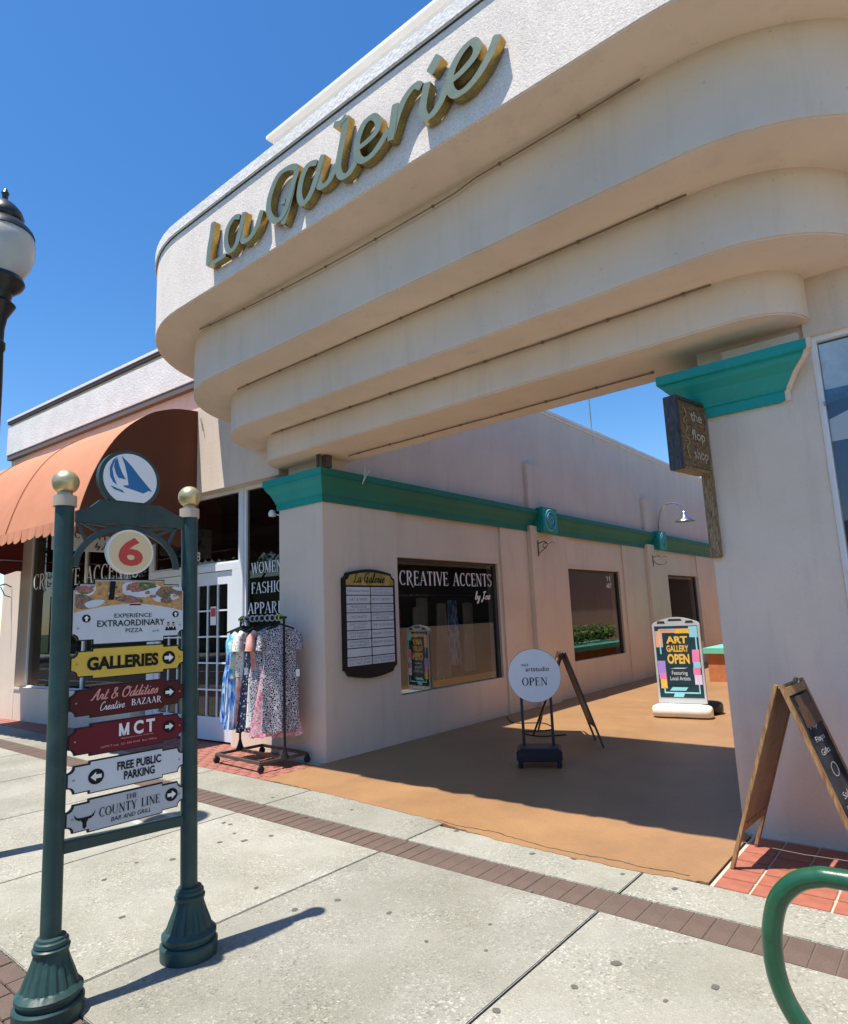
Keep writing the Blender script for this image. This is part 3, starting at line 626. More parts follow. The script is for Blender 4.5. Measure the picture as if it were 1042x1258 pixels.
# old chewing-gum spots trodden into the concrete
gm = MB()
for (px, py, rr) in ((300, 1033, 7), (288, 1024, 4), (333, 1027, 5), (275, 1011, 5), (283, 1013, 5), (335, 980, 4), (432, 995, 4), (376, 1004, 4), (561, 1021, 6), (576, 1022, 6), (654, 1049, 6), (705, 1055, 6), (765, 1074, 5), (829, 1092, 6), (757, 1184, 10), (706, 1213, 7), (879, 1213, 9), (597, 1168, 4), (524, 1157, 4), (602, 1136, 4), (478, 1122, 6), (652, 1095, 6), (362, 1118, 7), (415, 1106, 6), (315, 1091, 5), (150, 1127, 6), (128, 1081, 5), (168, 1060, 4), (212, 1056, 6), (270, 1035, 5), (818, 1230, 5), (610, 1242, 8)):
    p = on_plane(px, py, (0, 0, 0), EZ); d = (p - CAMLOC).length; r = rr * d / 789 * 0.5
    n_ = 11; ph = random.random() * 6
    gm.add([(p.x + r * (1 + .25 * math.sin(2 * a + ph) + random.uniform(-.1, .1)) * math.cos(a), p.y + 1.1 * r * math.sin(a) * (1 + random.uniform(-.12, .12)), 0.0025) for a in [2 * PI * i / n_ for i in range(n_)]], [tuple(range(n_))])
part('gum_spot', gm, mat('gum', (0.11, 0.105, 0.09), 0.8, var=0.25, vs=20), pave, fixn=False, kind='stuff')
uc = MB(); p0 = on_plane(150, 1006, (0, 0, 0), EZ); 
uc.box(0.05, 0.62, -2.35, -2.02, -0.01, 0.003); part('cover_plate', uc, 'concrete_patch', pave, bevel=0.002)
uc = MB(); uc.box(0.16, 0.50, -2.28, -2.09, 0.003, 0.0055); part('cover_lid', uc, 'galv', pave)

# =================================================================== ARCADE BUILDING
arc = thing('arcade_building', 'beige stucco arcade block with teal cornices along its open passage', 'building', (2.2, 0.2, 0))
def cornice_profile(p=0.15, h=0.39):
    # (out, z) from bottom to top, classical cove with fillets
    return [(0.0, 0.0), (0.022, 0.0), (0.022, 0.075), (0.034, 0.085), (0.034, 0.10), (0.05, 0.135), (0.078, 0.20), (0.118, 0.255), (0.132, 0.285), (0.132, 0.30), (0.15, 0.31), (0.15, 0.385), (0.0, 0.39)]
CZ = 3.022
def sweep(mb, prof, path, z0, mi=0):
    """profile (out,z) swept along a plan path of (x,y,nx,ny)"""
    n = len(prof); o = len(mb.v)
    for (x, y, nx, ny) in path:
        for (a, z) in prof: mb.v.append((x + nx * a, y + ny * a, z0 + z))
    for i in range(len(path) - 1):
        for k in range(n):
            k2 = (k + 1) % n; mb.f.append((o + i * n + k, o + i * n + k2, o + (i + 1) * n + k2, o + (i + 1) * n + k)); mb.mi.append(mi)
    mb.f.append(tuple(o + k for k in range(n))); mb.f.append(tuple(o + (len(path) - 1) * n + k for k in range(n))[::-1]); mb.mi += [mi, mi]
    return mb
# left pillar and left passage wall (x <= 0), windows recessed
WT = -0.26
w = MB(); w.box(-0.84, 0.0, 0.0, 1.32, -0.05, CZ + 0.4); part('pillar', w, 'stucco', arc, bevel=0.006)
wins = [(1.335, 3.82, 0.55, 2.41), (6.26, 8.74, 0.60, 2.41), (11.76, 14.2, 0.56, 2.42)]
bays = [(1.32, 3.9), (6.24, 8.93), (11.74, 14.24)]
w = MB(); ycur = 1.32
for (b0, b1), (y0, y1, z0, z1) in zip(bays, wins):
    if b0 > ycur: w.box(WT, 0.0, ycur, b0, -0.05, 3.45)
    rx = -0.035
    w.box(WT, rx, b0, b1, -0.05, z0); w.box(WT, rx, b0, b1, z1, 3.45)
    if y0 > b0: w.box(WT, rx, b0, y0, z0, z1)
    w.box(WT, rx, y1, b1, z0, z1)
    ycur = b1
w.box(WT, 0.0, ycur, 34.0, -0.05, 3.45)
part('passage_wall', w, 'stucco_smooth', arc, fixn=True)
w = MB(); w.box(WT, 0.012, 0.30, 34.0, 3.445, 5.42); part('parapet_wall', w, 'stucco', arc)
w = MB(); w.box(WT - 0.03, 0.055, 0.46, 34.03, 5.42, 5.49); w.box(WT - 0.01, 0.035, 0.46, 34.01, 5.37, 5.42); part('coping', w, 'white_stucco', arc, bevel=0.008)
for y0 in (4.76, 10.26):
    w = MB(); w.box(0.0, 0.085, y0, y0 + 0.72, -0.05, 3.12); part('pilaster', w, 'stucco_smooth', arc, bevel=0.006)
    w = MB(); w.box(0.012, 0.085, y0, y0 + 0.55, 3.40, 4.25); part('pilaster_head', w, 'stucco', arc, bevel=0.006)
c = MB(); sweep(c, cornice_profile(), [(-0.84, 0.3, -1, 0), (-0.84, 0.0, -1, -1), (0.0, 0.0, 1, -1), (0.0, 34.0, 1, 0)], CZ)
# front run is bright teal, passage run is the same paint with shade put into its colour
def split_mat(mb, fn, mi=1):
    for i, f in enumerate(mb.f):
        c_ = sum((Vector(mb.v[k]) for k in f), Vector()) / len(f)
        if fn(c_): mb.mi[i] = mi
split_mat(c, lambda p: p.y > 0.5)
part('cornice', c, ['teal', 'teal_shaded'], arc)
for y0, y1 in ((4.98, 5.52), (10.72, 11.26)):
    r = MB(); r.box(0.15, 0.225, y0, y1, 3.0, 3.46); r.box(0.0, 0.15, y0 + .002, y1 - .002, 3.005, 3.455); ro = part('rosette_block', r, 'teal', arc, bevel=0.01)
    r = MB(); yc = (y0 + y1) / 2
    for rr, dx in ((0.205, 0.018), (0.16, 0.03), (0.11, 0.022), (0.07, 0.036)):
        for k in range(28):
            a0 = 2 * PI * k / 28; a1 = 2 * PI * (k + 1) / 28
            r.add([(0.225, yc + rr * math.cos(a), 3.23 + rr * math.sin(a)) for a in (a0, a1)] + [(0.225 + dx, yc + (rr - .012) * math.cos(a), 3.23 + (rr - .012) * math.sin(a)) for a in (a1, a0)]
                  + [(0.225 + dx, yc + (rr - .028) * math.cos(a), 3.23 + (rr - .028) * math.sin(a)) for a in (a0, a1)] + [(0.225, yc + (rr - .04) * math.cos(a), 3.23 + (rr - .04) * math.sin(a)) for a in (a1, a0)],
                  [(0, 1, 2, 3), (3, 2, 5, 4), (4, 5, 6, 7)], 0 if rr != 0.16 else 1)
    for k in range(8):
        a = 2 * PI * k / 8; r.obox((0.240, yc + .04 * math.cos(a), 3.23 + .04 * math.sin(a)), (1, 0, 0), (0, math.cos(a), math.sin(a)), (0, -math.sin(a), math.cos(a)), .012, .03, .008, 1)
    part('rosette', r, ['blue_light', 'blue_teal'], ro, fixn=False)
# windows of the passage wall
for wi, (y0, y1, z0, z1) in enumerate(wins):
    f = MB(); gx = -0.105
    f.box(gx - .02, -0.036, y0, y1, z0 - 0.002, z0 + 0.035, 0)
    f.box(gx - .02, gx + .03, y0, y0 + 0.03, z0 + .035, z1, 1); f.box(gx - .02, gx + .03, y1 - 0.07, y1, z0 + .035, z1, 1); f.box(gx - .02, gx + .03, y0 + .03, y1 - .07, z1 - 0.04, z1, 1)
    wo = part('window', f, ['stucco_smooth', 'dark_trim'], arc)
    f = MB(); f.add([(gx, y0 + .03, z0 + .035), (gx, y1 - .07, z0 + .035), (gx, y1 - .07, z1 - .04), (gx, y0 + .03, z1 - .04)], [(0, 1, 2, 3)]); part('pane', f, 'glass', wo, fixn=False)
    f = MB(); f.box(-0.05, -0.020, y0 - .0, y1 + .03, z1 + 0.004, z1 + 0.045); part('window_head', f, 'stucco_smooth', wo)
# interior of the shops behind the passage wall
r = MB()
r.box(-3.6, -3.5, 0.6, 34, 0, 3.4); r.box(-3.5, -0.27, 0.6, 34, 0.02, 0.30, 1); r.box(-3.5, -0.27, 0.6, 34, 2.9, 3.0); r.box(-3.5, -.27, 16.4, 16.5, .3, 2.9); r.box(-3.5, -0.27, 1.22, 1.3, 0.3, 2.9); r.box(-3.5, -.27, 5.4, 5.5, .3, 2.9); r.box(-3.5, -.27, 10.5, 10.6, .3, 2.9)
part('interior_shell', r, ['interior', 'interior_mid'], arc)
r = MB(); r.box(-1.3, -0.3, 1.32, 4.4, 0.3, 0.52); part('display_plinth', r, 'mustard', arc)
for k_, (yy, mt, zt, zb, x_) in enumerate(((1.55, 'drape', 1.60, 0.6, -0.6), (1.85, 'drape_red', 1.95, 1.2, -0.8), (2.15, 'drape_red', 1.9, 1.15, -0.85), (2.45, 'drape', 1.75, .70, -0.62), (2.75, 'drape', 1.9, .7, -0.8), (3.05, 'drape', 1.8, .62, -0.65), (3.4, 'f_blue', 1.85, .8, -0.7), (3.7, 'drape', 1.8, .7, -0.6))):
    d = MB(); n_ = 28; m_ = 8; rr = random.Random(k_)
    ph = rr.random() * 6
    for j_ in range(m_ + 1):
        s_ = j_ / m_; hw_ = .135 + .02 * s_ + .01 * math.sin(s_ * 4 + ph)
        for i in range(n_ + 1):
            t = i / n_ * 2 - 1; d.v.append((x_ + .035 * s_ * math.sin(t * 11 + ph) + .01 * math.sin(t * 23), yy + hw_ * t, zt + (zb - zt) * s_ - .012 * abs(t) ** 2 * (1 - s_) + .02 * math.sin(t * 11) * s_))
    for j_ in range(m_):
        for i in range(n_): a_ = j_ * (n_ + 1) + i; d.f.append((a_, a_ + 1, a_ + n_ + 2, a_ + n_ + 1)); d.mi.append(0)
    part('hanging_drape', d, mt, arc, smooth=True, fixn=False)
r_ = MB(); r_.tube([(-.7, 1.35, 1.93), (-.7, 4.0, 1.93)], .012, 6); part('display_rail', r_, 'steel', arc)
# shaft above cornices under the canopy
for bx in ((-0.72, 0.02, 0.06, 0.45, CZ + .39, 3.60), (4.42, 5.17, 0.06, 0.45, CZ + .39, 3.60), (4.62, 5.14, -0.02, 0.058, CZ + .39, 3.51)):
    w = MB(); w.box(*bx); part('bearing_block', w, 'stucco_smooth', arc, bevel=0.004)
# right pillar and its cornice with a cut end
w = MB(); w.box(4.39, 5.20, 0.0, 0.9, -0.05, 3.415); part('pillar', w, 'stucco', arc, bevel=0.006)
c = MB(); pr = [(a * 1.45, z * .925) for a, z in cornice_profile()]; path = [(4.39, 0.9, -1, 0), (4.39, 0.0, -1, -1), (4.975, 0.0, 1.05, -1)]
sweep(c, pr, path, CZ); part('cornice', c, 'teal', arc)
c = MB(); sweep(c, [(a + .0, z) for a, z in pr], [(4.98, 0.0, 1.05, -1), (5.005, 0.0, 1.05, -1), (5.015, 0.0, 1.02, -0.8)], CZ + .002); part('cornice_end', c, 'stucco_smooth', arc)

# stepped canopy
CXL, CXR = -0.40, 4.77
def band_outline(d, back, n=18):
    rx, ry = 0.45 + d, 0.385 + d * 0.995
    pts = [(CXL - rx, back)]
    for i in range(n + 1):
        a = PI + (PI / 2) * i / n; pts.append((CXL + rx * math.cos(a), ry * math.sin(a)))
    for i in range(n + 1):
        a = 1.5 * PI + (PI / 2) * i / n; pts.append((CXR + rx * math.cos(a), ry * math.sin(a)))
    pts.append((CXR + rx, back)); return pts
can = thing('entrance_canopy', 'beige stepped canopy of four rounded tiers over the passage entrance', 'canopy', (2.2, 0, 3.57))
tiers = [(0.0, 3.575, 3.94, 0.437, 'stucco_smooth'), (0.445, 3.90, 4.41, 0.50, 'stucco_smooth'), (0.885, 4.37, 5.05, 0.50, 'stucco_smooth')]
for d, z0, z1, bk, mt in tiers:
    c = MB(); c.prism(band_outline(d, bk), (0, 0, z0), EX, EY, (0, 0, z1 - z0)); part('canopy_tier', c, mt, can, bevel=0.012, autos=30)
c = MB(); c.prism(band_outline(1.335, 0.50), (0, 0, 5.02), EX, EY, (0, 0, 0.92)); 
c.mi[0] = 1
part('fascia_tier', c, ['stucco_rough', 'stucco_smooth'], can, bevel=0.010, autos=30)
c = MB(); c.prism(band_outline(1.345, 0.52), (0, 0, 5.925), EX, EY, (0, 0, 0.012)); part('coping_shade_line', c, 'dark_trim', can, autos=30)  # thin dark strip standing in for the shadow line beneath the coping
c = MB(); c.prism(band_outline(1.362, 0.55), (0, 0, 5.935), EX, EY, (0, 0, 0.145)); part('coping', c, 'white_stucco', can, bevel=0.012, autos=30)
# parapet wall above with its cove cornice
w = MB(); w.box(-0.84, 5.24, 0.10, 0.38, 5.6, 8.30); part('parapet', w, 'stucco', arc)
pc = [(0.0, 0.0), (0.02, 0.0), (0.025, 0.10), (0.05, 0.17), (0.10, 0.225), (0.17, 0.25), (0.17, 0.30), (0.0, 0.31)]
c = MB(); sweep(c, pc, [(-0.84, 0.38, -1, 0), (-0.84, 0.10, -1, -1), (5.24, 0.10, 1, -1), (5.24, 0.38, 1, 0)], 8.20)
part('parapet_cornice', c, 'white_trim', arc)
# cables clipped into the inner corners of the tiers
def cable(pts, r=0.0065):
    c = MB(); c.tube(pts, r, 6); co = part('cable', c, 'cable', can)
    c = MB()
    L = len(pts)
    for i in range(1, L, 3): c.obox(pts[i], EX, EY, EZ, .012, .010, .009)
    part('cable_clip', c, 'cable', co, kind='stuff'); return co
def line(a, b, n, sag=0, jit=0.004): return [Vector(a).lerp(Vector(b), i / n) + Vector((0, random.uniform(-jit, 0), -abs(random.uniform(0, jit)) - sag * 4 * (i / n) * (1 - i / n))) for i in range(n + 1)]
cable(line((0.30, 0.17, 3.562), (4.03, 0.15, 3.562), 22))
cable(line((-0.45, -0.405, 3.888), (4.70, -0.405, 3.888), 26))
cable(line((-0.50, -0.86, 4.36), (4.72, -0.86, 4.36), 26))
cable([Vector((-0.62 + 5.25 * t, -1.30 - 0.0 * t, 5.005 - 0.36 * t * (1 - t) * (1 if t < .75 else .6))) for t in [i / 24 for i in range(25)]])
w = MB(); w.box(0.06, 0.15, -0.06, 0.03, 3.42, 3.57); w.tube([(0.06, -0.12, 3.42), (0.06, -0.12, 3.60)], .015, 8); w.tube([(0.10, -0.12, 3.42), (0.10, -0.12, 3.60)], .012, 8)
part('junction_box', w, 'bronze', can)
w = MB(); w.tube([(0.17, 0.52, 3.28), (0.175, 0.55, 3.36), (0.15, 0.60, 3.52)], .006, 6); w.tube([(0.17, 0.52, 3.28), (0.185, 0.58, 3.40), (0.17, 0.66, 3.48)], .005, 6)
single('loose_wire', w, 'white_paint', 'loose white wire ends sticking up from the teal cornice near the left pillar', 'wire')
# antenna rod on parapet
w = MB(); w.tube([(0.0, 7.85, 5.2), (0.0, 7.85, 6.3)], .016, 6)
single('vent_pipe', w, 'galv', 'thin upright metal rod rising from the top edge of the passage wall', 'pipe')

# La Galerie channel letters, traced on the fascia
FN = (0, -1, 0); FY = -1.80
A_ = lambda X, Y: (240 + X / 4.06, 30 + Y / 4.06)
B_ = lambda X, Y: (400 + X / 4.342, 20 + Y / 4.342)
letters = [
 [[A_(88, 985), A_(80, 1050), A_(68, 1120), A_(62, 1200)], [A_(62, 1200), A_(95, 1182), A_(150, 1148)]],
 [[A_(222, 958), A_(192, 965), A_(162, 1015), A_(152, 1080), A_(166, 1128), A_(192, 1115), A_(215, 1060), A_(243, 935)], [A_(243, 935), A_(228, 1020), A_(236, 1078), A_(270, 1062), A_(305, 1005), A_(330, 925)]],
 [[A_(510, 712), A_(470, 712), A_(415, 752), A_(376, 840), A_(364, 920), A_(385, 972), A_(420, 970), A_(452, 915), A_(485, 800), A_(510, 715)], [A_(500, 735), A_(478, 840), A_(455, 930), A_(432, 995)], [A_(425, 885), A_(445, 880)]],
 [[A_(605, 688), A_(565, 700), A_(535, 755), A_(518, 840), A_(532, 890), A_(562, 865), A_(595, 790), A_(636, 648)], [A_(636, 648), A_(614, 740), A_(618, 805), A_(655, 790), A_(690, 730), A_(702, 690)]],
 [[A_(690, 500), A_(722, 490), A_(752, 455)], [A_(752, 455), A_(735, 560), A_(712, 690), A_(722, 752), A_(760, 745), A_(800, 680)]],
 [[B_(160, 712), B_(215, 672), B_(268, 615), B_(280, 560), B_(250, 535), B_(205, 572), B_(170, 660), B_(168, 735), B_(195, 768), B_(245, 740), B_(300, 665), B_(335, 600)]],
 [[B_(372, 465), B_(360, 560), B_(345, 662)], [B_(350, 640), B_(385, 520), B_(425, 430), B_(475, 368), B_(510, 372)]],
 [[B_(542, 352), B_(524, 440), B_(518, 505), B_(538, 540), B_(575, 515), B_(620, 440), B_(645, 365)], [B_(605, 205), B_(580, 250), B_(552, 300)]],
 [[B_(665, 348), B_(730, 290), B_(795, 210), B_(808, 155), B_(778, 135), B_(720, 195), B_(672, 290), B_(660, 370), B_(688, 415), B_(745, 390), B_(820, 300), B_(880, 190), B_(916, 95)]],
]
sg = thing('channel_letter_sign', 'gold and sage script letters reading La Galerie mounted on the white canopy fascia', 'sign', (2.2, FY, 5.2))
for L_ in letters:
    m_ = MB()
    for st in L_:
        P = [on_plane(px, py, (0, FY, 0), FN) for px, py in st]
        ext = (P[-1] - P[-2]).normalized() * 0.0
        pts = smooth_path(P, 5) if len(P) > 2 else P
        wd = 0.075 if len(st) == 3 and abs(st[0][0] - st[-1][0]) * 4 < 70 and st is L_[-1] and len(L_) == 2 and L_ is letters[7] else 0.060
        if L_ is letters[7] and st is L_[1]: wd = 0.085
        Lf, Rt = [], []
        for i, p in enumerate(pts):
            t = (pts[min(i + 1, len(pts) - 1)] - pts[max(i - 1, 0)]).normalized(); nr = Vector((-t.z, 0, t.x))
            ww = wd * (0.72 + 0.5 * abs(t.z)) / 2 * (0.8 if i in (0, len(pts) - 1) else 1)
            Lf.append(p + nr * ww); Rt.append(p - nr * ww)
        n_ = len(pts); o = len(m_.v)
        for dy in (0, 0.070):
            for a, b_ in zip(Lf, Rt): m_.v += [(a.x, FY + dy + 0.002 * L_.index(st) + 0.0018 * len(m_.v) / 200, a.z), (b_.x, FY + dy + 0.002 * L_.index(st) + 0.0018 * len(m_.v) / 200, b_.z)]
        for i in range(n_ - 1):
            f0 = o + 2 * i; b0 = o + 2 * n_ + 2 * i
            m_.f += [(f0, f0 + 1, f0 + 3, f0 + 2), (f0, f0 + 2, b0 + 2, b0), (f0 + 1, b0 + 1, b0 + 3, f0 + 3), (b0, b0 + 2, b0 + 3, b0 + 1)]; m_.mi += [0, 1, 1, 1]
        m_.f += [(o, o + 2 * n_, o + 2 * n_ + 1, o + 1), (o + 2 * n_ - 2, o + 2 * n_ - 1, o + 4 * n_ - 1, o + 4 * n_ - 2)]; m_.mi += [1, 1]
    part('letter', m_, ['sage', 'brass'], sg, fixn=False)

# right-hand block behind the right pillar: shop with poster window
rb = thing('corner_shop_building', 'beige stucco shop right of the passage with a large poster window beside the pillar', 'building', (9, 3, 0))
w = MB(); w.box(4.39, 14, 0.9, 34, 3.0, 5.42); w.box(4.39, 4.6, 0.9, 6.3, -0.05, 3.0); w.box(4.39, 4.6, 11.3, 21.0, -0.05, 3.0); w.box(4.39, 4.6, 33.0, 34, -0.05, 3.0); w.box(4.39, 4.6, 21.0, 33.0, 2.9, 3.0); w.box(4.39, 4.6, 21.0, 33.0, -0.05, 0.4); w.box(4.39, 4.6, 6.3, 11.3, -0.05, 1.35); w.box(4.39, 4.6, 6.3, 11.3, 2.9, 3.0); w.box(5.168, 14, 0.02, 0.9, 3.47, 6.1); w.box(5.2, 14, 0.12, 0.9, -0.05, 0.35); w.box(7.4, 14, 0.02, 0.9, 0.35, 3.47)
part('wall', w, 'stucco', rb)
w = MB(); w.box(4.6, 4.64, 6.2, 11.4, 1.2, 3.0); part('reflection_panel', w, 'dark_trim', rb)  # unseen dark panel added so the passage glass mirrors something dark
w = MB(); w.box(4.6, 4.64, 20.9, 33.1, 0.3, 3.0); part('reflection_panel', w, 'dark_trim', rb)  # second added panel, darkens the reflection in the farthest passage window
w = MB(); w.box(4.33, 14, 0.86, 34.03, 5.42, 5.50); part('coping', w, 'white_stucco', rb)
c = MB(); sweep(c, cornice_profile(), [(4.39, 34.0, -1, 0), (4.39, 0.95, -1, 0)], CZ); part('cornice', c, 'teal_shaded', rb)
f = MB(); f.box(5.2, 5.235, 0.06, 0.14, 0.35, 3.47); f.box(5.235, 7.4, 0.06, 0.14, 3.435, 3.47); f.box(5.235, 7.4, 0.06, 0.14, 0.35, 0.42); fw = part('window', f, 'white_paint', rb)
f = MB()
for z in (2.95, 1.76, 1.62):
    f = MB(); f.box(5.228, 5.24, 0.05, 0.06, z, z + .03); part('frame_clip', f, 'galv', fw)
f = MB(); f.add([(5.235, 0.105, 0.42), (7.4, 0.105, 0.42), (7.4, 0.105, 3.435), (5.235, 0.105, 3.435)], [(0, 1, 2, 3)]); part('pane', f, 'glass_clear', fw, fixn=False)
ps = thing('window_poster', 'beach poster of white flip flops on sand by the sea behind the right window', 'poster', (6, .12, 2))
f = MB(); f.box(5.24, 7.0, 0.118, 0.122, 0.5, 3.43); part('backing', f, 'navy_print', ps)
def quadp(mb, pts, y, mi): mb.add([(x, y, z) for x, z in pts], [tuple(range(len(pts)))], mi)
f = MB()
quadp(f, [(5.24, 3.08), (7.0, 3.08), (7.0, 3.42), (5.24, 3.42)], .1165, 0)
quadp(f, [(5.24, 2.98), (5.6, 3.03), (6.0, 3.0), (7.0, 3.05), (7.0, 3.08), (5.24, 3.08)], .116, 1)
quadp(f, [(5.24, 2.70), (7.0, 2.74), (7.0, 3.02), (5.6, 2.99), (5.24, 2.86)], .1155, 2)
for (cx, cz, rr) in ((5.52, 2.92, .10), (5.50, 2.85, .11)):
    f.add([(x, .1148 - (.0004 if rr > .1 else 0), z) for x, z in disc_pts(cx, cz - .02, rr * 1.3, 20, ry=rr * .62)], [tuple(range(20))], 3)
    f.add([(x, .1142 - (.0006 if rr > .1 else 0), z) for x, z in disc_pts(cx + .03, cz, rr * 1.2, 20, ry=rr * .42)], [tuple(range(20))], 4)
part('print', f, [mat('poster_sky', (0.55, 0.66, 0.74), 0.5, var=0.35, vs=4), mat('poster_sea', (0.03, 0.12, 0.22), 0.5, var=0.4, vs=12), mat('poster_sand', (0.58, 0.57, 0.55), 0.5, var=0.08), mat('poster_shade', (0.06, 0.08, 0.14), 0.5), 'white_print'], ps, fixn=False)
# roofs so no sky leaks
w = MB(); w.box(-3.55, -0.28, 0.55, 34, 3.5, 3.6); part('roof', w, 'interior', arc)
w = MB(); w.box(0.0, 4.39, 33.9, 34.1, -0.05, 4.6); part('end_wall', w, 'stucco', arc)

# =================================================================== LEFT SHOP (turned 3.9 degrees)
LO = (-0.84, 0.0, 0.0); LA = rad(3.9)
ls = thing('shop_building', 'low pale stucco shop left of the canopy with white double doors', 'building', LO, LA, local=True)
XL = -8.15
w = MB(); w.box(XL, -0.002, 0.0, 0.30, 3.5, 5.12); w.box(XL, -7.40, 0.0, 0.30, -0.05, 3.5)
w.box(-7.40, -3.35, 0.0, 0.28, -0.05, 0.58); w.box(-1.06, -0.002, 0.10, 0.30, -0.05, 0.42)
part('wall', w, 'stucco', ls, bevel=0.004)
w = MB(); w.box(XL, 0.3, -0.10, 0.30, 5.21, 5.80); part('parapet_band', w, 'white_stucco', ls, bevel=0.006)
w = MB(); w.box(XL + .02, 0.3, -0.088, 0.30, 5.11, 5.208); part('reveal_shade', w, 'grey_trim', ls)  # nearly flush, the shadow of the reveal is put into its dark colour
w = MB(); w.box(XL + .01, 0.3, -0.06, 0.30, 5.80, 5.875); part('parapet_strip', w, 'stucco', ls)
w = MB(); w.box(XL - .01, 0.3, -0.108, 0.30, 5.875, 5.93); part('parapet_shade_strip', w, 'dark_trim', ls)  # dark strip in place of the shadow under the shop coping
w = MB(); w.box(XL - .03, 0.3, -0.12, 0.36, 5.93, 5.985); part('coping', w, 'white_trim', ls, bevel=0.005)
w = MB(); w.box(XL, -3.0, 0.30, 14, 5.0, 5.2); w.box(XL, XL + .2, 0.30, 14, 0, 5.9); part('roof', w, 'stucco', ls)
w = MB(); w.box(-7.4, -3.35, -0.02, 0.0, 0.56, 0.60); part('sill', w, 'stucco', ls)
# interior
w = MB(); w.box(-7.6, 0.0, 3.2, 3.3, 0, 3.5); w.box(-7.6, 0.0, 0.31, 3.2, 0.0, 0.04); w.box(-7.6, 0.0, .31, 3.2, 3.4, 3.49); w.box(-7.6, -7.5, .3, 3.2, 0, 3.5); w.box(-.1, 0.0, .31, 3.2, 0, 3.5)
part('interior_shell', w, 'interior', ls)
# glazing
def glaze(x0, x1, z0, z1, name='window', y=0.22, mt='glass_dark', fr=0.045, fm='white_paint'):
    f = MB(); f.box(x0, x0 + fr, y - .03, y + .03, z0, z1); f.box(x1 - fr, x1, y - .03, y + .03, z0, z1); f.box(x0 + fr, x1 - fr, y - .03, y + .03, z0, z0 + fr); f.box(x0 + fr, x1 - fr, y - .03, y + .03, z1 - fr, z1)
    o = part(name, f, fm, ls)
    f = MB(); f.add([(x0 + fr, y, z0 + fr), (x1 - fr, y, z0 + fr), (x1 - fr, y, z1 - fr), (x0 + fr, y, z1 - fr)], [(0, 1, 2, 3)]); part('pane', f, mt, o, fixn=False)
    return o
glaze(-7.40, -5.28, 0.58, 3.5, fr=0.03); glaze(-5.28, -3.22, 0.58, 3.5, fr=0.03)
glaze(-3.18, -2.12, 2.44, 3.5); glaze(-2.12, -0.93, 2.44, 3.5); glaze(-0.93, -0.0, 0.42, 3.5)
w = MB(); w.box(-3.24, -3.16, 0.17, 0.27, 0.0, 3.5); w.box(-1.02, -0.92, 0.16, 0.27, 0.0, 3.5); w.box(-3.16, -1.02, 0.165, 0.265, 2.36, 2.46); w.box(-1.16, -1.02, .165, .265, 0, 2.36); w.box(-3.16, -3.06, .165, .265, 0, 2.36)
part('door_frame', w, 'door_white', ls, bevel=0.004)
for x0, x1 in ((-2.10, -1.165), (-3.055, -2.11)):
    d = MB(); y0, y1 = 0.19, 0.235
    d.box(x0, x0 + .12, y0, y1, 0.03, 2.35); d.box(x1 - .12, x1, y0, y1, 0.03, 2.35); d.box(x0 + .12, x1 - .12, y0, y1, 0.03, 0.34); d.box(x0 + .12, x1 - .12, y0, y1, 2.17, 2.35)
    do = part('door', d, 'door_white', ls)
    d = MB(); gw = (x1 - x0 - .24) / 3; gh = (2.17 - .34) / 5
    for k in (1, 2): d.box(x0 + .12 + gw * k - .011, x0 + .12 + gw * k + .011, y0 + .004, y1 - .004, .34, 2.17)
    for k in (1, 2, 3, 4): d.box(x0 + .12, x1 - .12, y0 + .006, y1 - .006, .34 + gh * k - .011, .34 + gh * k + .011)
    part('muntin', d, 'door_white', do)
    for i in range(3):
        for k in range(5):
            d = MB(); a, b_ = x0 + .131 + gw * i, .351 + gh * k
            d.add([(a, .213, b_), (a + gw - .022, .213, b_), (a + gw - .022, .213, b_ + gh - .022), (a, .213, b_ + gh - .022)], [(0, 1, 2, 3)]); part('pane', d, 'glass_dark', do, fixn=False)
    d = MB(); d.tube([(x1 - .06 if x0 > -2.2 else x0 + .06, .17, 1.0), (x1 - .06 if x0 > -2.2 else x0 + .06, .17, 1.12)], .012, 8); d.obox((x1 - .06 if x0 > -2.2 else x0 + .06, .185, 1.06), EX, EY, EZ, .018, .004, .1); part('handle', d, 'galv', do)
w = MB(); w.add([(-1.66, .185, 1.60), (-1.53, .185, 1.60), (-1.53, .185, 1.86), (-1.66, .185, 1.86)], [(0, 1, 2, 3)], 0); w.add([(-1.65, .184, 1.72), (-1.54, .184, 1.72), (-1.54, .184, 1.84), (-1.65, .184, 1.84)], [(0, 1, 2, 3)], 1)
part('notice', w, ['white_print', 'red_print'], ls, fixn=False)
w = MB(); w.add([(-2.92, .185, 1.80), (-2.62, .185, 1.80), (-2.62, .185, 1.92), (-2.92, .185, 1.92)], [(0, 1, 2, 3)], 0); put_text(w, 'OPEN', (-2.77, .183, 1.83), EX, EZ, .055, bold=.02, mi=1)
part('notice', w, ['sign_yellow', 'black_print'], ls, fixn=False)
# window lettering
t = MB(); put_serif(t, 'CREATIVE ACCENTS', (-7.33, 0.212, 2.42), EX, EZ, 0.30, width=3.72, align='l'); part('lettering', t, 'white_print', ls, fixn=False, kind='stuff')
t = MB()
put_serif(t, "WOMEN'S", (-0.80, 0.212, 2.27), EX, EZ, 0.15, width=0.75, align='l'); put_serif(t, 'FASHION', (-0.80, 0.212, 2.00), EX, EZ, 0.15, width=0.75, align='l'); put_serif(t, 'APPAREL', (-0.87, 0.212, 1.73), EX, EZ, 0.15, width=0.80, align='l')
part('lettering', t, 'white_print', ls, fixn=False, kind='stuff')
t = MB(); put_text(t, '838', (-1.96, 0.212, 2.55), EX, EZ, 0.13, align='r', bold=.01); part('house_number', t, 'white_print', ls, fixn=False)
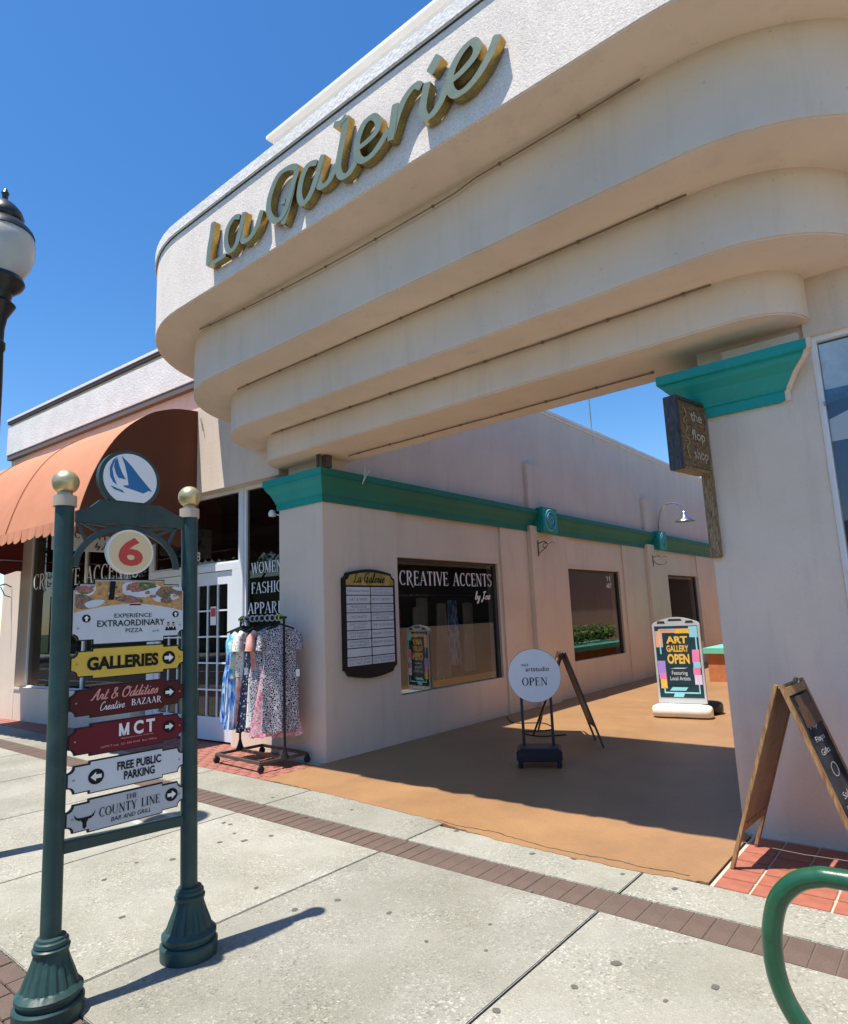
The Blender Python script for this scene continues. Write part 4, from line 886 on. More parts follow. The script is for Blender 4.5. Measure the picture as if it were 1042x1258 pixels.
# passage-side lettering
t = MB(); put_serif(t, 'CREATIVE ACCENTS', (-0.100, 1.45, 2.04), EY, EZ, 0.20, width=2.26, align='l'); put_script(t, 'by Joe', (-0.100, 3.22, 1.83), EY, EZ, 0.13, width=0.42, align='l', w=.12)
part('lettering', t, 'white_print', arc, fixn=False, kind='stuff')
t = MB(); put_text(t, 'Y E', (-0.100, 8.28, 2.20), EY, EZ, 0.10, bold=.02); put_text(t, 'ART', (-0.100, 8.28, 2.05), EY, EZ, 0.10, bold=.02)
part('lettering', t, 'white_print', arc, fixn=False, kind='stuff')

# awning over the shop front
aw = thing('awning', 'rounded orange canvas awning with scalloped hem and brown end panel over the left shop window', 'awning', LO, LA, local=True)
prof = [(0.0, 4.76), (-0.31, 4.72), (-0.51, 4.66), (-0.75, 4.55), (-1.04, 4.32), (-1.26, 4.06), (-1.46, 3.70), (-1.60, 3.32), (-1.69, 2.99)]
PP = [Vector((a, b, 0)) for a, b in prof]; PS = smooth_path(PP, 4)
ax0, ax1 = -7.35, -1.775
a = MB(); nx = 40; npz = len(PS)
for i in range(nx + 1):
    t = i / nx; x = ax0 + (ax1 - ax0) * t
    for j, p in enumerate(PS):
        sag = 0.018 * abs(math.sin(t * PI * 3)) * math.sin(PI * j / (npz - 1)); a.v.append((x, p.x - 0.004 + sag, p.y - sag * .8))
for i in range(nx):
    for j in range(npz - 1): a.f.append((i * npz + j, i * npz + j + 1, (i + 1) * npz + j + 1, (i + 1) * npz + j)); a.mi.append(0)
cv = part('canvas', a, 'awning', aw, smooth=True, fixn=False)
a = MB(); nsc = 26; segs = 8                     # scalloped valance
for s_ in range(nsc):
    x0 = ax0 + (ax1 - ax0) * s_ / nsc; x1 = ax0 + (ax1 - ax0) * (s_ + 1) / nsc; yb = -1.70 - 0.01 * random.random()
    top = [(x0 + (x1 - x0) * k / segs, -1.695, 2.995) for k in range(segs + 1)]
    bot = [(x0 + (x1 - x0) * k / segs, yb - .02 * math.sin(PI * k / segs), 2.80 + 0.07 - 0.055 * math.sin(PI * k / segs) ** .7 - .012 * math.sin(x0 * 7)) for k in range(segs + 1)]
    o = len(a.v); a.v += top + bot
    for k in range(segs): a.f.append((o + k, o + k + 1, o + segs + 2 + k, o + segs + 1 + k)); a.mi.append(0)
part('valance', a, 'awning', aw, smooth=True, fixn=False)
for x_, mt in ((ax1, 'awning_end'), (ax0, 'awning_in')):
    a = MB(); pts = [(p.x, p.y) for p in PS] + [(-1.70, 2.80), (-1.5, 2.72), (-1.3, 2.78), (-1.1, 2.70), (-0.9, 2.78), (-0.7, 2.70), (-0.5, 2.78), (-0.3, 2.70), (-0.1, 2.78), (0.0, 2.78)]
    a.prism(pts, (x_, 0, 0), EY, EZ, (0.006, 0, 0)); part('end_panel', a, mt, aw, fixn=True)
a = MB()
for t in (0.31, 0.64):
    x = ax0 + (ax1 - ax0) * t; a.tube([(x, p.x - .012, p.y + .004) for p in PS], .006, 5)
part('seam', a, mat('seam', (0.30, 0.10, 0.05), 0.9), aw)
a = MB()
for x in (ax0 + .04, ax0 + 1.9, ax0 + 3.7, ax1 - .04):
    a.tube([(x, p.x + .03, p.y - .03) for p in PS], .013, 6)
a.tube([(ax0, -1.66, 3.0), (ax1 - .02, -1.66, 3.0)], .014, 6); a.tube([(ax0 + .05, -1.66, 2.98), (ax0 + .05, -.02, 2.98)], .014, 6); a.tube([(ax1 - .04, -1.66, 2.98), (ax1 - .04, -.02, 2.98)], .014, 6)
part('frame', a, 'steel', aw)
a = MB(); a.tube([(-1.72, -.02, 4.72), (-1.66, -.03, 4.62), (-1.60, -.03, 4.42)], .006, 5); part('tie_cord', a, 'galv', aw)
# hanging blade sign under the awning
hs = thing('hanging_sign', 'white hanging sign with dark serif lettering under the orange awning', 'sign', LO, LA, local=True)
a = MB(); a.box(-3.62, -3.59, -1.15, -0.12, 2.79, 3.30); part('board', a, 'white_paint', hs, bevel=.003)
t = MB(); put_serif(t, 'CREATIVE', (-3.586, -0.63, 3.16), EY, EZ, 0.10, width=.70); put_serif(t, 'ACCENTS', (-3.586, -0.60, 2.98), EY, EZ, 0.12, width=.72); put_script(t, 'by Joe', (-3.586, -0.40, 2.85), EY, EZ, 0.08, width=.26, w=.1)
part('lettering', t, 'navy_print', hs, fixn=False)
a = MB(); a.tube([(-3.605, -1.0, 3.30), (-3.605, -1.0, 3.9)], .006, 5); a.tube([(-3.605, -.25, 3.30), (-3.605, -.25, 4.5)], .006, 5); part('hanger', a, 'galv', hs)
# security spotlights by the left pillar
sl = thing('spotlight', 'small white double spotlight by the left pillar above the shop window', 'lamp', LO, LA, local=True)
a = MB(); a.lathe([(.0, -.045), (.045, -.04), (.05, 0), (.03, .04), (.0, .05)], (-0.20, 0.06, 3.02), 14); part('lamp_head', a, 'white_plastic', sl, smooth=True)
a = MB(); a.tube([(-0.2, .08, 3.02), (-0.09, .12, 2.98), (0.0, .14, 2.93)], .008, 6); a.lathe([(0, -.05), (.035, -.05), (.03, .03), (0, .04)], (0.0, .05, 2.90), 12); part('arm', a, 'white_plastic', sl)
w = MB()
for z in (2.75, 3.05): w.obox((XL + .0, -.05, z - .35), EX, EY, EZ, .03, .05, .02)
# left wall lantern bracket
bk = thing('wall_bracket', 'black scroll iron bracket on the far left end of the shop wall', 'bracket', LO, LA, local=True)
a = MB(); a.tube([(-7.75, -.01, 2.5), (-7.75, -.12, 2.56), (-7.75, -.3, 2.5), (-7.75, -.34, 2.42)], .012, 6); a.tube([(-7.75, -.01, 2.3), (-7.75, -.12, 2.34), (-7.75, -.2, 2.5)], .01, 6); part('scroll', a, 'black_metal', bk)

# scroll brackets on the pilasters
def scroll(y, lab, flip):
    a = MB(); x = .087
    a.box(x, x + .012, y - .012, y + .012, 2.58, 2.86)
    a.tube(smooth_path([(x + .01, y, 2.80), (x + .12, y, 2.83), (x + .22, y, 2.79), (x + .30, y, 2.81), (x + .34, y, 2.78)], 5), .009, 6)
    if flip: a.tube(smooth_path([(x + .01, y, 2.62), (x + .10, y, 2.68), (x + .2, y, 2.76), (x + .14, y, 2.80), (x + .1, y, 2.74), (x + .17, y, 2.70)], 5), .007, 6)
    else: a.tube(smooth_path([(x + .01, y, 2.72), (x + .12, y, 2.62), (x + .28, y, 2.62), (x + .33, y, 2.68)], 5), .009, 6)
    single('iron_bracket', a, 'bronze', lab, 'bracket')
scroll(4.98, 'small scrolled iron sign bracket below the nearer teal rosette', True)
scroll(10.55, 'small plain iron sign bracket below the farther teal rosette', False)
# gooseneck lamp
gl = thing('gooseneck_lamp', 'silver gooseneck wall lamp curving out above the far teal cornice', 'lamp', (.1, 11.35, 3.5))
a = MB(); a.tube(smooth_path([(.03, 11.35, 3.50), (.06, 11.35, 3.85), (.18, 11.35, 4.12), (.42, 11.35, 4.20), (.62, 11.35, 4.10), (.68, 11.35, 3.92)], 6), .018, 8); part('neck', a, 'steel', gl, smooth=True)
a = MB(); a.lathe([(.03, .20), (.06, .16), (.07, .08), (.10, .05), (.22, -.02), (.24, -.05), (.22, -.05), (.05, .02)], (.69, 11.35, 3.74), 24); part('lamp_shade', a, 'steel', gl, smooth=True)

# directory board on the pillar side
db = thing('directory_board', 'black framed tenant directory with gold La Galerie header on the left pillar side', 'sign', (0, .7, 1.55))
dy0, dy1, dz0, dz1 = 0.27, 1.18, 0.93, 2.17
def board_outline(y0, y1, z0, z1, r=.07, arch=.05):
    p = [(y0, z0 + r)]
    p += [(y0 + r * math.sin(a) , z0 + r - r * (1 - math.cos(a)) + 0 * a) for a in []]
    p += [(y0 + r * .35, z0 + r * .9), (y0 + r * .8, z0 + r * .5), (y0 + r, z0)]
    p += [(y0 + r + (y1 - y0 - 2 * r) * t, z0 - arch * math.sin(PI * t)) for t in [i / 10 for i in range(1, 10)]]
    p += [(y1 - r, z0), (y1 - r * .8, z0 + r * .5), (y1 - r * .35, z0 + r * .9), (y1, z0 + r), (y1, z1 - r), (y1 - r * .35, z1 - r * .9), (y1 - r * .8, z1 - r * .5), (y1 - r, z1)]
    p += [(y1 - r - (y1 - y0 - 2 * r) * t, z1 + arch * math.sin(PI * t)) for t in [i / 10 for i in range(1, 10)]]
    p += [(y0 + r, z1), (y0 + r * .8, z1 - r * .5), (y0 + r * .35, z1 - r * .9), (y0, z1 - r)]
    return p
a = MB(); a.prism(board_outline(dy0, dy1, dz0, dz1), (0.002, 0, 0), EY, EZ, (.06, 0, 0)); part('frame', a, 'black_metal', db)
hd = [p for p in board_outline(dy0 + .03, dy1 - .03, dz0 + .03, dz1 - .03, .06, .04) if p[1] > dz1 - .2]
hd = [(dy0 + .03, dz1 - .155), (dy1 - .03, dz1 - .155)] + hd
a = MB(); a.prism(hd, (.062, 0, 0), EY, EZ, (.004, 0, 0)); part('header', a, 'gold_print', db)
t = MB(); put_script(t, 'La Galerie', (.0675, (dy0 + dy1) / 2 - .03, dz1 - .12), EY, EZ, .12, width=.56, w=.10); part('lettering', t, 'black_print', db, fixn=False)
rows = [(('Hibiscus Hotel',), ('STEWART PAWS', 'UPSCALE RESALE')), (('ART & WINE',), ('BODY BENEFIT',)), (('MELBOURNE', 'CIVIC THEATRE'), ('EAST END CIGARS', 'TOBACCO & GIFTS')), (('DECORACTS',), ('DOWNTOWN FITNESS', 'BOUTIQUE')),
        (('EAST COAST', 'JEWELRY'), ('THE FLOP SHOP',)), (('STRAWBRIDGE', 'ART LEAGUE'), ('RIAART STUDIO',)), (('STRAWBRIDGE', 'ART GALLERY'), ('BEAUTY STUDIO',)), ((), ()), (('SPACE FOR RENT', '321 555 0100'), ('OFFICES AVAILABLE', '321 555 0100'))]
ph = 0.1065; ztop = dz1 - .165
plq = MB(); plq.box(.062, .0665, 0, .405, 0, ph - .012); pme = plq.mesh('plaque', 'sign_white')
t = MB()
for i, rw in enumerate(rows):
    for j, tx in enumerate(rw):
        o = bpy.data.objects.new('plaque', pme); COL.objects.link(o); o.parent = db; o.matrix_parent_inverse = ROOTM[db.name].inverted(); o.location = (0, dy0 + .035 + j * .425, ztop - (i + 1) * ph)
        for k, s_ in enumerate(tx):
            hh = .032 if len(tx) == 1 else .026; zz = ztop - (i + 1) * ph + (.034 if len(tx) == 1 else (.054 - .038 * k))
            put_text(t, s_, (.068, dy0 + .035 + j * .425 + .20, zz), EY, EZ, hh, width=min(.37, .030 * len(s_)))
part('plaque_lettering', t, 'grey_print', db, fixn=False, kind='stuff')

# the flop shop wooden sign
fs = thing('wooden_shop_sign', 'weathered wooden box sign reading the flop shop hanging from a post on the right pillar', 'sign', (4.35, -.25, 2.6))
SP1 = Vector((4.385, -0.455, 0)); SP2 = Vector((4.458, -0.052, 0)); SU = (SP2 - SP1).normalized(); SN = Vector((SU.y, -SU.x, 0)); SL = (SP2 - SP1).length
def sbox(u0, u1, n0, n1, z0, z1):
    m_ = MB(); c_ = SP1 + SU * ((u0 + u1) / 2) + SN * ((n0 + n1) / 2) + EZ * ((z0 + z1) / 2); m_.obox(c_, SU, SN, EZ, (u1 - u0) / 2, abs(n1 - n0) / 2, (z1 - z0) / 2); return m_
part('board', sbox(0.022, SL, -.09, -.004, 2.60, 3.10), 'sign_wood', fs, bevel=.005)
part('frame', sbox(-0.012, 0.022, -.10, .004, 2.575, 3.128), 'burnt_wood', fs, bevel=.004)
part('frame', sbox(0.022, SL, -.10, .004, 3.10, 3.128), 'burnt_wood', fs, bevel=.003)
part('frame', sbox(0.022, SL, -.10, .004, 2.575, 2.60), 'post_wood', fs, bevel=.003)
t = MB(); so = SP1 + SN * .0005
put_text(t, 'the', so + SU * .27 + EZ * 2.965, SU, EZ, .075, width=.17, bold=.015); put_text(t, 'flop', so + SU * .28 + EZ * 2.82, SU, EZ, .075, width=.20, bold=.015); put_text(t, 'shop', so + SU * .29 + EZ * 2.675, SU, EZ, .075, width=.21, bold=.015)
part('lettering', t, mat('faded_paint', (0.47, 0.40, 0.30), 0.8, var=0.35, vs=25), fs, fixn=False)
t = MB(); sc = smooth_path([(0, .085, 3.06), (0, .125, 3.0), (0, .075, 2.95), (0, .12, 2.90), (0, .085, 2.84), (0, .135, 2.79), (0, .09, 2.74), (0, .12, 2.66)], 5)
for i in range(len(sc) - 1):
    p0, p1 = so + SU * sc[i].y + EZ * sc[i].z, so + SU * sc[i + 1].y + EZ * sc[i + 1].z
    t.add([p0 - SU * .009, p0 + SU * .009, p1 + SU * .009, p1 - SU * .009], [(0, 1, 2, 3)])
part('vine_carving', t, mat('old_gold', (0.33, 0.23, 0.10), 0.7, var=0.4, vs=30), fs, fixn=False)
a = MB(); a.box(4.385, 4.465, -0.05, -0.002, 1.945, 3.10); part('post', a, 'post_wood', fs, bevel=.006)

# =================================================================== STREET FURNITURE
# street lamp
LX, LY = 0.055, -3.52
lp = thing('street_lamp', 'black street lamp with a frosted acorn globe at the left edge', 'street lamp', (LX, LY, 0))
a = MB(); a.lathe([(.16, 0), (.16, .12), (.13, .2), (.11, .45), (.09, .6), (.085, .7), (.085, .8), (.082, 2.6), (.072, 3.6), (.064, 3.85), (.075, 3.88), (.075, 3.93), (.06, 3.95), (.06, 4.05), (.075, 4.15), (.11, 4.22), (.13, 4.26), (.09, 4.30), (.10, 4.36), (.165, 4.42), (.185, 4.46), (.17, 4.50), (.0, 4.5)], (LX, LY, 0), 24); part('post', a, 'lamp_post', lp, autos=35)
a = MB(); a.lathe([(.15, 4.50), (.20, 4.58), (.235, 4.68), (.245, 4.77), (.235, 4.86), (.205, 4.93), (.16, 4.97)], (LX, LY, 0), 32); part('globe', a, 'globe', lp, smooth=True)
a = MB(); a.lathe([(.236, 4.885), (.225, 4.92), (.205, 4.945), (.165, 4.985), (.13, 5.00), (.145, 5.02), (.15, 5.05), (.13, 5.10), (.09, 5.15), (.04, 5.19), (.022, 5.20), (.022, 5.235), (.03, 5.26), (.012, 5.30)], (LX, LY, 0), 28); part('cap', a, 'lamp_post', lp, autos=35)

# wayfinding sign
PA = Vector((2.605, -3.87, 0)); PB = Vector((2.624, -3.235, 0)); PD = (PB - PA); PLn = PD.length; PD.normalize(); KS = PLn / 0.608; PLn = 0.608; PN = Vector((PD.y, -PD.x, 0))
LEAN = Vector((-0.030, -0.024, 0)) / 2.3
def W(s_, z, off=0.0):
    if .035 < s_ < .58: s_ += .018
    return PA + PD * (s_ * KS) + EZ * z + PN * off + LEAN * z
UV = (PD, (EZ + LEAN).normalized())
ws = thing('wayfinding_sign', 'green two-post wayfinding sign with gold ball finials, sailboat emblem and stacked name boards', 'sign', (2.57, -3.53, 0))
for s_ in (0, PLn):
    a = MB(); a.tube([W(s_, .26), W(s_, 1.2), W(s_, 2.19)], .0415, 24); po = part('post', a, 'green_post', ws, autos=40)
    p = W(s_, 0)
    a = MB(); a.lathe([(.135, 0), (.137, .06), (.130, .068), (.118, .07), (.120, .085), (.130, .092), (.130, .105), (.118, .118), (.110, .125), (.098, .16), (.082, .20), (.070, .235), (.066, .255), (.072, .258), (.074, .272), (.068, .276), (.064, .28), (.068, .284), (.066, .298), (.058, .302), (.056, .312), (.0445, .316)], tuple(p), 48, flute=(.118, .25)); part('base', a, 'green_post', ws, autos=25)
    q = W(s_, 0)
    a = MB(); a.tube([W(s_, 2.185), W(s_, 2.235)], .051, 24); part('collar', a, 'gold_band', ws, autos=40)
    c_ = W(s_, 2.30); a = MB(); a.lathe([(.0, -.001)] + [(.060 * math.sin(PI * k / 16), .060 - .060 * math.cos(PI * k / 16)) for k in range(1, 16)] + [(.0, .12)], (c_.x, c_.y, 2.243), 28); a.lathe([(.04, 0), (.03, .02), (.03, .03)], (c_.x, c_.y, 2.233), 20); part('ball_finial', a, 'gold', ws, smooth=True)
def flat(mb, pts, off, th, mi=0): mb.prism(pts, PA + PD * .018 + PN * off, PD * KS, EZ + LEAN, PN * th, mi)
a = MB()
flat(a, [(.03, 2.115), (PLn - .03, 2.125), (PLn - .03, 2.175), (PLn * .82, 2.20), (PLn * .70, 2.235), (PLn * .22, 2.235), (PLn * .15, 2.195), (.03, 2.17)], -.012, .024); part('top_rail', a, 'green_post', ws)
a = MB(); sc_, zc_ = .272, 2.355
flat(a, disc_pts(sc_, zc_, .150, 36, rad(-52), rad(232), ry=.152), -.018, .034); part('emblem_disc', a, 'green_post', ws, autos=30)
a = MB(); flat(a, disc_pts(sc_, zc_, .131, 36, rad(-60), rad(240), ry=.134), .016, .003); ef = part('emblem_face', a, 'white_print', ws)
e = lambda X, Y: (sc_ + (X - 535) / 158 * .131, zc_ + (240 - Y) / 158 * .134)
a = MB()
for k, pl_ in enumerate(([e(478, 103), e(497, 150), e(512, 210), e(522, 278), e(488, 284), e(500, 292), e(545, 302), e(610, 318), e(628, 308), e(640, 298), e(664, 300), e(645, 280), e(590, 220), e(540, 160), e(510, 130)],
            [e(455, 120), e(440, 140), e(436, 175), e(448, 215), e(462, 240), e(504, 244), e(482, 205), e(466, 165)],
            [e(455, 108), e(430, 135), e(412, 185), e(415, 235), e(432, 268), e(455, 284), e(436, 240), e(426, 190), e(436, 145)],
            [e(418, 293), e(440, 298), e(460, 306), e(485, 312), e(498, 328), e(470, 320), e(440, 312)])):
    flat(a, pl_, .0195, .0012 + .0002 * k)
part('sailboat', a, 'blue_print', ef)
# arch and ribs
a = MB(); arc_o = [(.275 + .255 * math.cos(t), 1.90 + .215 * math.sin(t)) for t in [PI * i / 24 for i in range(25)]]; arc_i = [(.275 + .228 * math.cos(t), 1.90 + .188 * math.sin(t)) for t in [PI * i / 24 for i in range(25)]]
for i in range(24): flat(a, [arc_o[i], arc_o[i + 1], arc_i[i + 1], arc_i[i]], -.010, .020)
part('arch', a, 'green_post', ws, fixn=False)
for sgn in (-1, 1):
    for (tA, s1, z1) in ((.40, .55, 2.10), (.28, .55, 2.02), (.52, .52, 2.12)):
        t_ = PI * tA if sgn < 0 else PI * tA
        ax_ = .275 + sgn * .24 * math.cos(PI * (tA - .08)); az_ = 1.90 + .20 * math.sin(PI * (tA - .08)); bx_ = .275 + sgn * (.275 - .035); bz_ = 2.125
        a = MB(); dx, dz = bx_ - ax_, bz_ - az_; L_ = math.hypot(dx, dz); nx_, nz_ = -dz / L_ * .006, dx / L_ * .006
        flat(a, [(ax_ + nx_, az_ + nz_), (ax_ - nx_, az_ - nz_), (bx_ - nx_, bz_ - nz_), (bx_ + nx_, bz_ + nz_)], -.006, .012); part('arch_rib', a, 'green_post', ws)
a = MB(); flat(a, [(.225, 2.08), (.325, 2.08), (.325, 2.12), (.225, 2.12)], -.008, .016); part('disc_hanger', a, 'green_post', ws)
a = MB(); flat(a, disc_pts(.277, 1.981, .113, 36), -.006, .024); nd = part('number_disc', a, 'pale_rim', ws, autos=30)
a = MB(); flat(a, disc_pts(.277, 1.981, .103, 36), .018, .0015); part('number_face', a, 'cream', nd)
a = MB(); put_text(a, '6', W(.277, 1.918, .0205), *UV, .128, width=.125, bold=.035); part('numeral', a, 'red_print', nd, fixn=False)
a = MB(); a.beam(W(.03, .655), W(PLn - .03, .632), .03, .048); part('bottom_rail', a, 'green_post', ws, bevel=.003)
# the boards
def notched(s0, s1, zb, zt, st=.012, sL=.118, sR=.445, r=.028, grow=0.0, tilt=0.0):
    s0 -= grow; s1 += grow; zb -= grow; zt += grow; sL -= grow; sR += grow
    def arcp(cx, cz, a0, a1): return [(cx + r * math.cos(a0 + (a1 - a0) * i / 5), cz + r * math.sin(a0 + (a1 - a0) * i / 5)) for i in range(6)]
    zl, zh = zb + st, zt - st
    p = arcp(s0, zl, PI / 2, 0) + [(sL, zl), (sL, zb), (sR, zb), (sR, zl)] + arcp(s1, zl, PI, PI / 2) + arcp(s1, zh, -PI / 2, -PI) + [(sR, zh), (sR, zt), (sL, zt), (sL, zh)] + arcp(s0, zh, 0, -PI / 2)
    return p
def arrow(mb, s_, z, ang, col_disc=0, col_ar=1, r=.030):
    flat(mb, disc_pts(s_, z, r, 24), .0165, .001, col_disc)
    pts = [(-.021, -.008), (.001, -.008), (.001, -.019), (.022, 0), (.001, .019), (.001, .008), (-.021, .008)]
    ca, sa = math.cos(ang), math.sin(ang); kk = r / .031; flat(mb, [(s_ + kk * (x * ca - y * sa), z + kk * (x * sa + y * ca)) for x, y in pts], .0176, .001, col_ar)
def name_board(lab, zb, zt, face, st=.012):
    a = MB(); flat(a, notched(.026, .548, zb, zt, st, grow=.0055), -.002, .014); bo = part('name_board', a, 'black_metal', ws, label=lab)
    a = MB(); flat(a, notched(.026, .548, zb, zt, st), .0125, .003); part('board_face', a, face, bo); return bo
OFF = .0185
bo = name_board('white pizza board with food photo', 1.535, 1.838, 'sign_white', .022)
a = MB()   # printed food picture
top = [(.030, 1.792), (.06, 1.812), (.118, 1.813), (.118, 1.835), (.445, 1.835), (.445, 1.813), (.52, 1.812), (.545, 1.79)]
arcb = [(.545 - (.545 - .030) * t, 1.684 + .038 * math.sin(PI * t)) for t in [i / 12 for i in range(13)]]
flat(a, top[::-1] + [(.030, 1.684)] + arcb[::-1][1:], .0157, .0006, 0)
def blob(cx, cz, rx, rz, mi, k, n=14, rot=0):
    pts = [(rx * math.cos(t) * (1 + .12 * math.sin(3 * t + k)), rz * math.sin(t)) for t in [2 * PI * i / n for i in range(n)]]
    ca, sa = math.cos(rot), math.sin(rot); pts = [(cx + x * ca - y * sa, cz + x * sa + y * ca) for x, y in pts]
    pts = [(min(max(x, .034), .540), min(max(y, 1.690 + .036 * math.sin(PI * min(1, max(0, (x - .03) / .515)))), 1.83 if .12 < x < .44 else 1.808)) for x, y in pts]
    flat(a, pts, .0164 + .0004 * k, .0003, mi)
fr_ = random.Random(5); bl = [(.075, 1.785, .05, .028, 2), (.07, 1.79, .04, .02, 1), (.06, 1.735, .06, .035, 3), (.115, 1.725, .045, .018, 2), (.33, 1.795, .10, .042, 2), (.325, 1.808, .075, .026, 1), (.36, 1.815, .045, .016, 4), (.42, 1.765, .035, .035, 2), (.27, 1.745, .06, .02, 1), (.475, 1.78, .07, .035, 3), (.49, 1.755, .035, .016, 2), (.46, 1.74, .03, .018, 3), (.52, 1.80, .03, .012, 2)]
bl += [(fr_.uniform(.05, .53), fr_.uniform(1.73, 1.82), fr_.uniform(.006, .014), fr_.uniform(.004, .009), fr_.choice((1, 1, 2, 3, 3, 4, 0))) for _ in range(34)]
for k, args in enumerate(bl):
    cx, cz, rx, rz, mi = args; blob(cx, cz, rx, rz, mi, k * .35, rot=fr_.uniform(-.3, .3))
flat(a, [(.176, 1.742), (.200, 1.742), (.208, 1.832), (.184, 1.832)], .0235, .0004, 5)
part('food_print', a, ['food_tan', 'food_red', 'sign_white', 'food_brown', 'food_green', 'black_print'], bo)
a = MB(); put_text(a, 'EXPERIENCE', W(.295, 1.655, OFF), *UV, .020, width=.185); put_text(a, 'EXTRAORDINARY', W(.290, 1.614, OFF), *UV, .030, width=.335, bold=.01); put_text(a, 'PIZZA', W(.300, 1.582, OFF), *UV, .020, width=.085)
put_text(a, 'since 1950', W(.405, 1.580, OFF), *UV, .010, width=.035); part('lettering', a, 'black_print', bo, fixn=False)
a = MB(); flat(a, disc_pts(.305, 1.712, .026, 20, rad(180), rad(360), ry=.028) + [(.335, 1.722), (.305, 1.736), (.275, 1.722)], .0170, .0006, 0); put_script(a, 'Bistro', W(.303, 1.740, .0185), *UV, .020, width=.07, mi=1) if False else None
flat(a, [(.278, 1.714), (.332, 1.714), (.332, 1.722), (.278, 1.722)], .0178, .0004, 1); part('crest', a, ['sign_white', 'sign_maroon'], bo)
a = MB(); arrow(a, .083, 1.655, PI / 2, r=.0185); arrow(a, .508, 1.665, PI / 2, r=.0165); part('arrow', a, ['black_print', 'white_print'], bo)
a = MB()
for cx in (.470, .496):
    flat(a, [(cx - .017, 1.583), (cx + .016, 1.583), (cx + .011, 1.601), (cx, 1.604), (cx - .011, 1.600)], .0160 + cx * .0008, .0006, 0); flat(a, disc_pts(cx, 1.613, .0065, 10, ry=.009), .0172, .0006, 1)
    flat(a, disc_pts(cx, 1.620, .0068, 10, 0, PI, ry=.006), .0180, .0004, 0); flat(a, [(cx - .004, 1.603), (cx + .004, 1.603), (cx, 1.590)], .0172, .0004, 2)
part('portrait_print', a, ['black_print', 'skin_print', 'white_print'], bo)
bo = name_board('yellow galleries board', 1.378, 1.512, 'sign_yellow')
a = MB(); put_text(a, 'GALLERIES', W(.255, 1.416, OFF), *UV, .056, width=.345, bold=.045); part('lettering', a, 'black_print', bo, fixn=False)
a = MB(); arrow(a, .474, 1.445, 0, r=.033); part('arrow', a, ['black_print', 'white_print'], bo)
bo = name_board('dark maroon bazaar board', 1.202, 1.336, 'sign_maroon')
a = MB(); put_script(a, 'Art & Oddities', W(.262, 1.276, OFF), *UV, .048, width=.32, w=.11); part('lettering', a, 'pink_print', bo, fixn=False)
a = MB(); put_script(a, 'Creative', W(.148, 1.226, OFF), *UV, .038, width=.115, align='l', w=.08); put_serif(a, 'BAZAAR' .replace('Z', 'S') if 'Z' not in SER else 'BAZAAR', W(.435, 1.230, OFF), *UV, .030, width=.15, align='r'); part('lettering', a, 'white_print', bo, fixn=False)
a = MB(); arrow(a, .478, 1.272, 0); part('arrow', a, ['black_print', 'white_print'], bo)
bo = name_board('crimson theatre board', 1.032, 1.166, 'sign_crimson')
a = MB(); [put_text(a, ch_, W(sx_, 1.095, OFF), *UV, .058, width=w_, bold=.035) for ch_, sx_, w_ in (('C', .327, .048), ('T', .384, .044))]
for m0, m1 in (((.2365, .2365), (.247, .247)), ((.2725, .2725), (.283, .283)), ((.2365, .2545), (.2475, .2655)), ((.2725, .2545), (.283, .2655))):
    a.add([W(m0[0], 1.153, OFF + .0003 * (m0[0] != m0[1])), W(m0[1], 1.095, OFF + .0003 * (m0[0] != m0[1])), W(m1[1], 1.095, OFF + .0003 * (m0[0] != m0[1])), W(m1[0], 1.153, OFF + .0003 * (m0[0] != m0[1]))], [(0, 1, 2, 3)])
part('lettering', a, 'white_print', bo, fixn=False)
a = MB(); put_text(a, 'MELBOURNE CIVIC THEATRE', W(.322, 1.080, OFF), *UV, .006, width=.16); put_text(a, 'myMCT.org  321 555 0100  Box Office', W(.285, 1.054, OFF), *UV, .009, width=.27); part('lettering', a, 'pink_print', bo, fixn=False)
a = MB(); arrow(a, .478, 1.103, 0); part('arrow', a, ['black_print', 'white_print'], bo)
bo = name_board('pale free parking board', .866, 1.0, 'sign_white')
a = MB(); put_text(a, 'FREE PUBLIC', W(.335, .940, OFF), *UV, .036, width=.215, bold=.03); put_text(a, 'PARKING', W(.335, .893, OFF), *UV, .036, width=.15, bold=.03); part('lettering', a, 'black_print', bo, fixn=False)
a = MB(); arrow(a, .142, .932, PI, r=.034); part('arrow', a, ['black_print', 'white_print'], bo)
bo = name_board('grey bar and grill board', .700, .834, 'sign_grey')
a = MB(); put_serif(a, 'THE', W(.300, .800, OFF), *UV, .022, width=.055); put_serif(a, 'COUNTY LINE', W(.295, .750, OFF), *UV, .040, width=.29); put_text(a, 'BAR AND GRILL', W(.30, .718, OFF), *UV, .019, width=.19, shear=.2); part('lettering', a, 'black_print', bo, fixn=False)
a = MB(); arrow(a, .492, .772, 0, r=.031); part('arrow', a, ['black_print', 'white_print'], bo)
a = MB(); hx, hz = .098, .758
flat(a, [(hx - .013, hz + .008), (hx + .013, hz + .008), (hx + .016, hz - .004), (hx + .008, hz - .015), (hx + .008, hz - .036), (hx, hz - .042), (hx - .008, hz - .036), (hx - .008, hz - .015), (hx - .016, hz - .004)], .0160, .001)
for sg_ in (-1, 1): flat(a, [(hx + sg_ * .012, hz + .008), (hx + sg_ * .030, hz + .010), (hx + sg_ * .045, hz + .028), (hx + sg_ * .038, hz + .006), (hx + sg_ * .024, hz - .003), (hx + sg_ * .012, hz - .001)][::sg_], .0161, .001)
part('steer_skull', a, 'black_print', bo)
a = MB()
for zc in (1.61, 1.445, 1.270, 1.10, .933, .767):
    for s_ in (.048, .530): 
        p = W(s_, zc, .0165); a.obox(p, PD, EZ, PN, .0035, .0035, .003)
